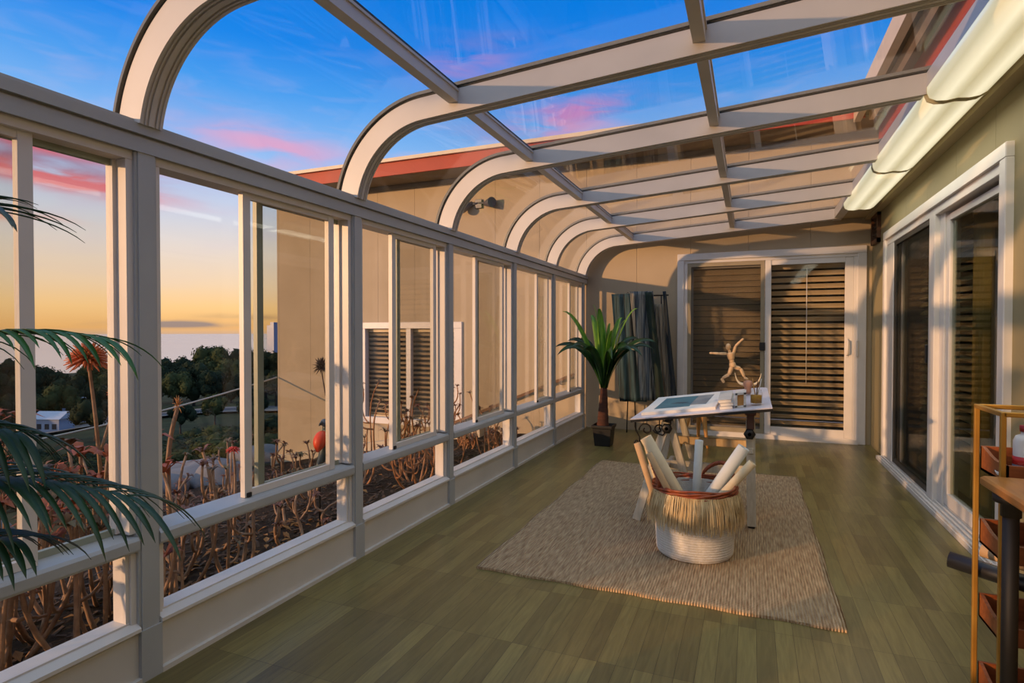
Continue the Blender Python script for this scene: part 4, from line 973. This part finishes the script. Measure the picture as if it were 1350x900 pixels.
for s_ in range(7):
    lv = s_ % 4; pts = []
    for k in range(97):
        a = 2*PI*k/96; tw = a*5+s_*PI/3.5; r = .208+.007*math.cos(tw); z = .330+.0115*lv+.004*math.sin(tw); pts.append((BC[0]+r*math.cos(a), BC[1]+r*math.sin(a), RUGZ+z))
    mb.tube(pts, .0062, 6, cap=False)
mb.build('wicker_rim', WICK, bk)
for ac, up in ((math.radians(188), .115), (math.radians(52), .095)):
    mb = MB()
    for s_ in range(5):
        pts = []
        for k in range(25):
            t = k/24; a = ac+math.radians(32)*(t-.5)*2*(1-.12*math.sin(PI*t)); h = .35+up*(math.sin(PI*t)**.55); tw = t*16+s_*2*PI/5
            r = .208+.007*math.cos(tw)+.012*math.sin(PI*t); pts.append((BC[0]+r*math.cos(a), BC[1]+r*math.sin(a), RUGZ+h+.007*math.sin(tw)))
        mb.tube(pts, .0055, 6)
    mb.build('handle', WICK, bk)
RAF = mat('straw_raffia', (220, 198, 154), (186, 156, 110), rough=.85, scale=14, spec=.2)
mb = MB(); rr = random.Random(9)
for k in range(950):
    a = 2*PI*k/950+rr.uniform(-.01, .01); L_ = rr.uniform(.125, .185); r0 = .214+rr.uniform(-.002, .006); fl_ = rr.uniform(.004, .034); w = rr.uniform(.0016, .0034); tw = rr.uniform(-.05, .05)
    vs = []
    for j in range(5):
        t = j/4; aa = a+tw*t*t; r = r0+fl_*math.sin(t*1.7)+.003*math.sin(k*1.3+t*5); z = RUGZ+.338-L_*t
        c = Vector((BC[0]+r*math.cos(aa), BC[1]+r*math.sin(aa), z)); s_ = Vector((-math.sin(aa), math.cos(aa), 0))*w*(1-.5*t)
        vs += [c-s_, c+s_]
    mb.add(vs, [(2*j, 2*j+1, 2*j+3, 2*j+2) for j in range(4)])
mb.build('raffia_fringe', RAF, bk, solid=.0008)
def roll(p, q, r, m, label, group='rolls standing in the basket', hole=.55):
    p = Vector(p); q = Vector(q); L_ = (q-p).length
    mb = MB().lathe([(.0005, 0), (r, 0), (r, L_), (r*.9, L_+.0006), (r*.86, L_-.004), (r*.80, L_+.0004), (r*hole, L_), (r*hole, L_-.05), (.0005, L_-.05)], (0, 0, 0), 18)
    mb.f = [f for f in mb.f]; mx = Matrix.Translation(p) @ (q-p).to_track_quat('Z', 'Y').to_matrix().to_4x4(); mb.xf(mx)
    o = mb.build('paper_roll', m); tag(o, label, 'paper roll', group); return o
CREAM = mat('cream_canvas_roll', (208, 190, 158), (194, 174, 140), rough=.8, scale=10); KRAFT = mat('tan_kraft_roll', (194, 160, 120), (178, 144, 104), rough=.8, scale=10); WROLL = mat('white_paper_roll', (206, 206, 200), (194, 194, 190), rough=.7, scale=10)
zz = RUGZ+.012
roll((1.700, 3.125, zz+.03), (1.372, 3.115, .616), .032, CREAM, 'thick cream roll leaning to upper left in the basket')
roll((1.655, 3.10, zz+.02), (1.402, 3.03, .550), .0165, KRAFT, 'tan roll in front of the thick cream roll at left of basket')
roll((1.500, 3.13, zz+.02), (1.318, 3.155, .575), .018, KRAFT, 'thin tan roll leaning farthest left in the basket')
roll((1.495, 3.305, zz+.02), (1.352, 3.225, .585), .018, CREAM, 'thin cream roll behind the leftmost roll in basket')
roll((1.600, 3.335, zz+.004), (1.627, 3.34, .580), .022, WROLL, 'white roll standing upright in middle of basket')
roll((1.545, 3.258, zz+.035), (1.858, 3.262, .572), .032, WROLL, 'thick white roll leaning to upper right in the basket')
roll((1.535, 3.20, zz+.03), (1.900, 3.20, .508), .022, CREAM, 'cream roll leaning farthest right and lowest in basket')

# ---- three legged stool behind the table
st = empty('wooden_stool', (1.36, 6.27, 0)); tag(st, 'golden wood three legged stool behind table before far door', 'stool')
sc_ = (1.39, 6.25)
MB().lathe([(.001, .455), (.125, .455), (.14, .462), (.143, .475), (.138, .488), (.12, .492), (.001, .486)], (*sc_, 0), 28).build('seat', TANW, st)
for a, b in (((1.335, 6.22, .458), (1.225, 6.16, 0)), ((1.43, 6.21, .458), (1.49, 6.15, 0)), ((1.395, 6.30, .458), (1.375, 6.42, 0))):
    MB().tube([Vector(a).lerp(Vector(b), k/6) for k in range(7)], [.024, .026, .025, .022, .018, .015, .012], 10).build('leg', TANW, st)

# ---- potted strap-leaved plant
pp = empty('potted_palm', (.475, 5.93, 0)); tag(pp, 'green strap leaved plant on brown trunk in black pot, far corner', 'plant')
px_, py_ = .475, 5.93
mb = MB(); q4 = []
for hw, z in ((.080, 0), (.098, .185), (.108, .185), (.110, .215), (.100, .218), (.094, .19)):
    q4 += [(px_-hw, py_-hw, z), (px_+hw, py_-hw, z), (px_+hw, py_+hw, z), (px_-hw, py_+hw, z)]
mb.add(q4, [(3, 2, 1, 0)]+[(4*i+k, 4*i+(k+1) % 4, 4*i+4+(k+1) % 4, 4*i+4+k) for i in range(5) for k in range(4)]+[(20, 21, 22, 23)])
mb.build('pot', BLACK, pp, bevel=.006)
MB().lathe([(.001, .200), (.090, .196)], (px_, py_, 0), 20).build('soil', MULCH, pp)
TRK = mat('brown_palm_trunk', (84, 46, 28), (58, 32, 22), rough=.85, scale=10, stretch=(1, 1, 6), bump=.6)
MB().tube([(px_-.012+.012*k/12, py_, .185+.42*k/12) for k in range(13)], [(.062-.030*k/12)*(1+.05*(k % 2)) for k in range(13)], 12).build('trunk', TRK, pp)
LG = mat('bright_green_leaf', (118, 162, 50), (62, 118, 34), rough=.4, scale=6, stretch=(6, 6, 1)); LDK = mat('dark_green_leaf', (26, 66, 30), (16, 46, 24), rough=.35, scale=6, stretch=(6, 6, 1))
def strap(pts, w, fold=.25, roll_=0.0):
    mb = MB(); n = len(pts)-1; vs = []
    for i, p in enumerate(pts):
        t = (pts[min(i+1, n)]-pts[max(i-1, 0)]).normalized(); s_ = t.cross(Vector((0, 0, 1)))
        if s_.length < .05: s_ = t.cross(Vector((0, 1, 0)))
        s_.normalize(); s_ = Quaternion(t, roll_) @ s_; u = s_.cross(t)
        ww = w*(math.sin(PI*min(1, .16+.84*(i/n)))**.7)*(1.0 if i < n else .05)
        vs += [p-s_*ww+u*ww*fold, p, p+s_*ww+u*ww*fold]
    fs = []
    for i in range(n): a = 3*i; fs += [(a, a+1, a+4, a+3), (a+1, a+2, a+5, a+4)]
    return mb.add(vs, fs, True)
crown_p = Vector((px_+.002, py_, .60))
leaves = [ # tip offset (dx, dy, z), mid lift, bright
 ((-.44, -.05, 1.40), .30, 1), ((-.10, -.08, 1.46), .36, 1), ((-.03, -.12, 1.42), .34, 1), ((.06, .02, 1.27), .30, 1), ((.36, -.04, 1.42), .34, 1), ((.26, -.12, 1.30), .36, 1), ((.12, -.14, 1.20), .30, 1), ((-.17, .10, 1.36), .30, 1),
 ((-.42, -.10, 1.06), .44, 0), ((-.36, -.22, .98), .46, 0), ((-.28, .12, 1.12), .42, 0), ((.36, -.18, .98), .46, 0), ((.42, .00, 1.05), .44, 0), ((.28, .14, 1.14), .42, 0), ((.14, -.32, .95), .44, 0), ((-.12, -.34, .98), .44, 0), ((.30, -.30, 1.02), .46, 0), ((-.22, -.30, 1.05), .46, 0), ((.02, .30, 1.15), .40, 0), ((.46, -.12, 1.12), .44, 0), ((-.06, .16, 1.30), .34, 1), ((.17, .10, 1.33), .34, 1), ((-.34, .02, 1.12), .48, 0), ((.22, -.05, 1.08), .42, 0)]
for (dx, dy, z), lift, br in leaves:
    if not br: dx *= 1.2; dy *= 1.15; z -= .04
    tip = Vector((px_+dx, py_+dy, z)); b = crown_p+Vector((dx, dy, 0)).normalized()*.016
    p1 = b+Vector((dx*.18, dy*.18, lift*.8)); p2 = Vector((px_+dx*.62, py_+dy*.62, max(z, .6+lift)+(.10 if not br else .02)))
    strap(bez(b, p1, p2, tip, 12), .040 if br else .038, .12, (.5 if br else .85)*(1 if dx*.92-dy*.38 > 0 else -1)).build('leaf', LG if br else LDK, pp, solid=.0012)

# ---- hanging cloths on a black stand by the far wall
cs = empty('cloth_stand', (.70, 6.78, 0)); tag(cs, 'thin black metal stand carrying dark cloths, against far wall behind plant', 'stand')
MB().tube([(.40, 6.76, 1.60), (1.02, 6.76, 1.60)], .008, 8).build('top_bar', IRON, cs)
for x0, x1, y1 in ((.60, .545, 6.78), (.60, .625, 6.92), (.94, .97, 6.78), (.94, .90, 6.92)): MB().tube([(x0, 6.76, 1.60), (x1, y1, 0)], .007, 8).build('leg', IRON, cs)
for x in (.56, .60, .665): MB().tube([Vector((x+.012*math.cos(a), 6.745, 1.625+.016*math.sin(a))) for a in [PI*1.4*k/8-.6 for k in range(9)]], .003, 6).build('hook', IRON, cs)
def cloth_mat(name, cols, sc):
    m = bpy.data.materials.new(name); m.use_nodes = True; nt = m.node_tree; N = nt.nodes; L = nt.links; b = N['Principled BSDF']; b.inputs['Roughness'].default_value = .75
    g = N.new('ShaderNodeNewGeometry'); mp_ = N.new('ShaderNodeMapping'); mp_.inputs['Scale'].default_value = (sc, 1, .5); L.new(g.outputs['Position'], mp_.inputs[0])
    nz = N.new('ShaderNodeTexNoise'); nz.inputs['Scale'].default_value = 2.2; nz.inputs['Detail'].default_value = 4; nz.inputs['Distortion'].default_value = .5; L.new(mp_.outputs[0], nz.inputs['Vector'])
    r = N.new('ShaderNodeValToRGB'); L.new(nz.outputs[0], r.inputs[0]); e = r.color_ramp.elements
    while len(e) > 1: e.remove(e[-1])
    for i, c in enumerate(cols):
        q = e[0] if i == 0 else e.new(.34+.32*i/(len(cols)-1)); q.position = .34+.32*i/(len(cols)-1); q.color = (*lin(c), 1)
    L.new(r.outputs[0], b.inputs['Base Color']); return m
def cloth(name, label, m, top, bot, yb, folds, amp):
    (a0, a1, az), (b0, b1, bz0, bz1) = top, bot
    def fn(u, v):
        x = (a0+(a1-a0)*u)*(1-v)+(b0+(b1-b0)*u)*v; z = az*(1-v)+(bz0+(bz1-bz0)*u)*v
        return (x, yb+amp*math.sin(u*PI*folds+v*1.5)-.006*math.sin(v*5), z)
    o = MB().grid(fn, 40, 24).build(name, m, solid=.004); tag(o, label, 'cloth', 'cloths on the black stand'); return o
cloth('hanging_cloth', 'dark teal hanging cloth, left and widest on stand behind plant', cloth_mat('dark_teal_streaked_cloth', ((8, 20, 24), (14, 40, 46), (44, 74, 82), (8, 18, 22)), 9), (.375, .66, 1.625), (.47, .79, .37, .38), 6.715, 5, .018)
cloth('hanging_cloth', 'silver grey and dark striped hanging cloth in middle of stand', cloth_mat('silver_striped_cloth', ((18, 26, 32), (84, 94, 100), (150, 146, 134), (20, 28, 32)), 13), (.60, .86, 1.645), (.72, 1.0, .40, .40), 6.665, 7, .016)
cloth('hanging_cloth', 'narrow black green cloth slanting to right, beside silver one', cloth_mat('black_green_cloth', ((8, 14, 14), (16, 40, 28), (10, 20, 20)), 9), (.775, .85, 1.63), (.90, 1.0, .42, .42), 6.625, 2, .012)
cloth('hanging_cloth', 'pale tan cloth hanging at right behind the slanted dark ones', cloth_mat('tan_grey_cloth', ((92, 88, 76), (156, 144, 122), (70, 70, 64)), 10), (.87, .965, 1.50), (.98, 1.06, .42, .42), 6.74, 3, .010)
cloth('hanging_cloth', 'narrow dark navy cloth slanting, rightmost on stand near door frame', cloth_mat('dark_navy_cloth', ((14, 20, 24), (34, 46, 54), (16, 22, 26)), 9), (.965, 1.0, 1.64), (1.06, 1.125, .42, .42), 6.69, 2, .010)

# ---- brass rack with wooden trays
rk = empty('brass_rack', (2.77, 2.2, 0)); tag(rk, 'narrow brass rack with red brown wooden trays beside the right door', 'rack')
xl, xr_, yf, yn = 2.565, 2.99, 2.30, 2.09
for x in (xl, xr_):
    for y in (yf, yn): MB().cbox((x-.007, y-.007, 0), (x+.007, y+.007, .945), .002).build('post', BRASS, rk)
MB().cbox((xl-.007, yn, .931), (xl+.007, yf, .945), .002).cbox((xr_-.007, yn, .931), (xr_+.007, yf, .945), .002).cbox((xl, yn-.007, .931), (xr_, yn+.007, .945), .002).cbox((xl, yf-.007, .931), (xr_, yf+.007, .945), .002).build('top_rail', BRASS, rk)
for zt, zb_ in ((.812, .735), (.578, .50), (.337, .26), (.115, .04)):
    mb = MB(); xa, xb = xl+.008, xr_-.008
    def side(x0, x1):
        p = [(yf-.008, zt), (yf-.03, zt-.002), (yf-.09, zt-.018), (yf-.13, zt-.024), (yn+.008, zt-.024), (yn+.008, zb_), (yf-.008, zb_)]; n = len(p)
        mb.add([(x0, a, b) for a, b in p]+[(x1, a, b) for a, b in p], [tuple(range(n)), tuple(range(2*n-1, n-1, -1))]+[(i, n+i, n+(i+1) % n, (i+1) % n) for i in range(n)])
    side(xa, xa+.010); side(xb-.010, xb)
    mb.box((xa, yf-.018, zb_), (xb, yf-.008, zt)).box((xa, yn+.008, zb_), (xb, yn+.018, zt-.024)).box((xa, yn+.01, zb_), (xb, yf-.01, zb_+.008)); mb.build('tray', TEAK, rk)
def lroll(p, q, r, m, label, cat='paper roll'):
    o = roll(p, q, r, m, label, None, .6); return o
BLKR = mat('black_vinyl_roll', (26, 26, 28), (34, 34, 36), rough=.4)
o = roll((2.85, 2.19, .372), (2.516, 2.375, .405), .027, BLKR, 'black roll lying across lower tray of brass rack, sticking out left', None, .6)
o = roll((2.90, 2.235, .402), (2.615, 2.41, .438), .022, KRAFT, 'tan roll lying behind black roll on the brass rack', None, .6)
cn = empty('paint_bottle', (2.655, 2.19, .744)); tag(cn, 'white bottle with red label on top tray of the brass rack', 'bottle')
cc = (2.655, 2.19, .744)
MB().lathe([(.001, 0), (.030, 0), (.032, .004), (.032, .105), (.026, .120), (.014, .126), (.014, .134), (.001, .134)], cc, 20).build('body', mat('white_bottle', (220, 216, 212), rough=.35), cn)
MB().lathe([(.0325, .035), (.0325, .060)], cc, 20).build('red_band', mat('red_label', (186, 36, 34), rough=.4), cn, solid=.0006)
MB().lathe([(.0325, .012), (.0325, .034)], cc, 20).build('blue_band', mat('slate_label', (86, 100, 116), rough=.4), cn, solid=.0006)
MB().lathe([(.001, .134), (.017, .134), (.017, .152), (.001, .153)], cc, 16).build('cap', mat('red_cap', (150, 30, 30), rough=.4), cn)
dsh = MB().lathe([(.001, .0), (.028, .0), (.036, .016), (.034, .017), (.027, .004), (.001, .004)], (2.603, 2.15, .744), 20).build('small_dish', PAPER); tag(dsh, 'small white dish on top tray left of the bottle', 'dish')

# ---- high wooden table with black pipe legs
ht = empty('pipe_leg_table', (2.77, 1.75, 0)); tag(ht, 'wooden topped table with black pipe leg in right foreground', 'table')
PIPE = mat('black_iron_pipe', (16, 15, 15), (22, 20, 19), rough=.6)
MB().cbox((2.497, 1.30, .738), (3.02, 2.045, .766), .006).build('tabletop', OAK, ht)
for x, y in ((2.541, 1.955), (2.97, 1.955), (2.541, 1.38), (2.97, 1.38)):
    l = MB().tube([(x, y, .012), (x, y, .735)], .0185, 16).build('leg', PIPE, ht)
    MB().lathe([(.001, .678), (.023, .678), (.023, .714), (.040, .716), (.040, .738), (.001, .738)], (x, y, 0), 18).build('top_flange', PIPE, l)
    MB().lathe([(.001, 0), (.036, 0), (.036, .012), (.022, .014), (.022, .04), (.001, .04)], (x, y, 0), 18).build('floor_flange', PIPE, l)

# ---- feathery palm at the left edge
ap = empty('feather_palm', (.24, .40, 0)); tag(ap, 'dark green feathery palm whose fronds enter at left edge', 'plant')
FR = mat('deep_green_frond', (26, 66, 28), (14, 42, 20), rough=.5, scale=7); FRL = mat('mid_green_frond', (48, 106, 36), (26, 70, 28), rough=.5, scale=7); RAC = mat('frond_rib', (70, 92, 40), rough=.5)
MB().lathe([(.001, 0), (.11, 0), (.145, .26), (.155, .26), (.155, .285), (.138, .285), (.132, .255), (.001, .25)], (.24, .40, 0), 24).build('pot', BLACK, ap)
mb = MB()
for k in range(5): a = k*1.3; mb.tube([(.24+.04*math.cos(a), .40+.04*math.sin(a), .24), (.24+.05*math.cos(a), .40+.05*math.sin(a), .62)], [.014, .010], 7)
mb.build('cane', mat('green_cane', (92, 100, 56), (74, 82, 44), rough=.5), ap)
def frond(b, c1, c2, tip, n, l0, wd, droop, m, t0=.25, seed=1):
    rr_ = random.Random(seed); pts = bez(b, c1, c2, tip, 30)
    rb = MB().tube(pts, [.007*(1-.8*i/30) for i in range(31)], 6); o = rb.build('frond', RAC, ap)
    mb = MB()
    for k in range(n):
        t = t0+(1-t0)*(k+.5)/n; f = t*30; i = min(29, int(f)); p = pts[i].lerp(pts[i+1], f-i); tg = (pts[i+1]-pts[i]).normalized()
        sd = tg.cross(Vector((0, 0, 1))).normalized()
        for s_ in (-1, 1):
            L_ = l0*(1-.55*((t-t0)/(1-t0))**1.6)*rr_.uniform(.85, 1.1)
            d = (tg*(.75+.35*t)+sd*s_*.62+Vector((0, 0, .30-.1*t))).normalized()
            q1 = p+d*L_*.4; q2 = p+d*L_*.75-Vector((0, 0, L_*droop*.35)); q3 = p+d*L_*.95-Vector((0, 0, L_*droop*rr_.uniform(.8, 1.15)))
            lf_ = strap(bez(p, q1, q2, q3, 8), wd*rr_.uniform(.8, 1.1), .3); mb.add(lf_.v, lf_.f, True)
    mb.build('leaflets', m, o, solid=.0008); return o
base = (.245, .405, .60)
frond(base, (.30, .42, .98), (.50, .50, 1.235), (.800, .680, 1.165), 27, .25, .0066, .55, FRL, .30, 1)
frond(base, (.32, .43, .85), (.52, .52, 1.00), (.855, .705, .875), 27, .30, .0066, .60, FR, .30, 2)
frond(base, (.30, .42, .90), (.46, .48, 1.08), (.715, .60, 1.00), 24, .28, .0068, .70, FR, .30, 3)
frond(base, (.32, .42, .75), (.50, .50, .84), (.72, .59, .82), 22, .24, .0066, .60, FR, .30, 4)
frond(base, (.25, .42, 1.05), (.40, .46, 1.47), (.675, .578, 1.385), 24, .33, .0060, .30, FR, .35, 5)
frond(base, (.24, .36, .95), (.22, .22, 1.15), (.22, .02, 1.0), 14, .24, .009, .5, FR, .3, 6)
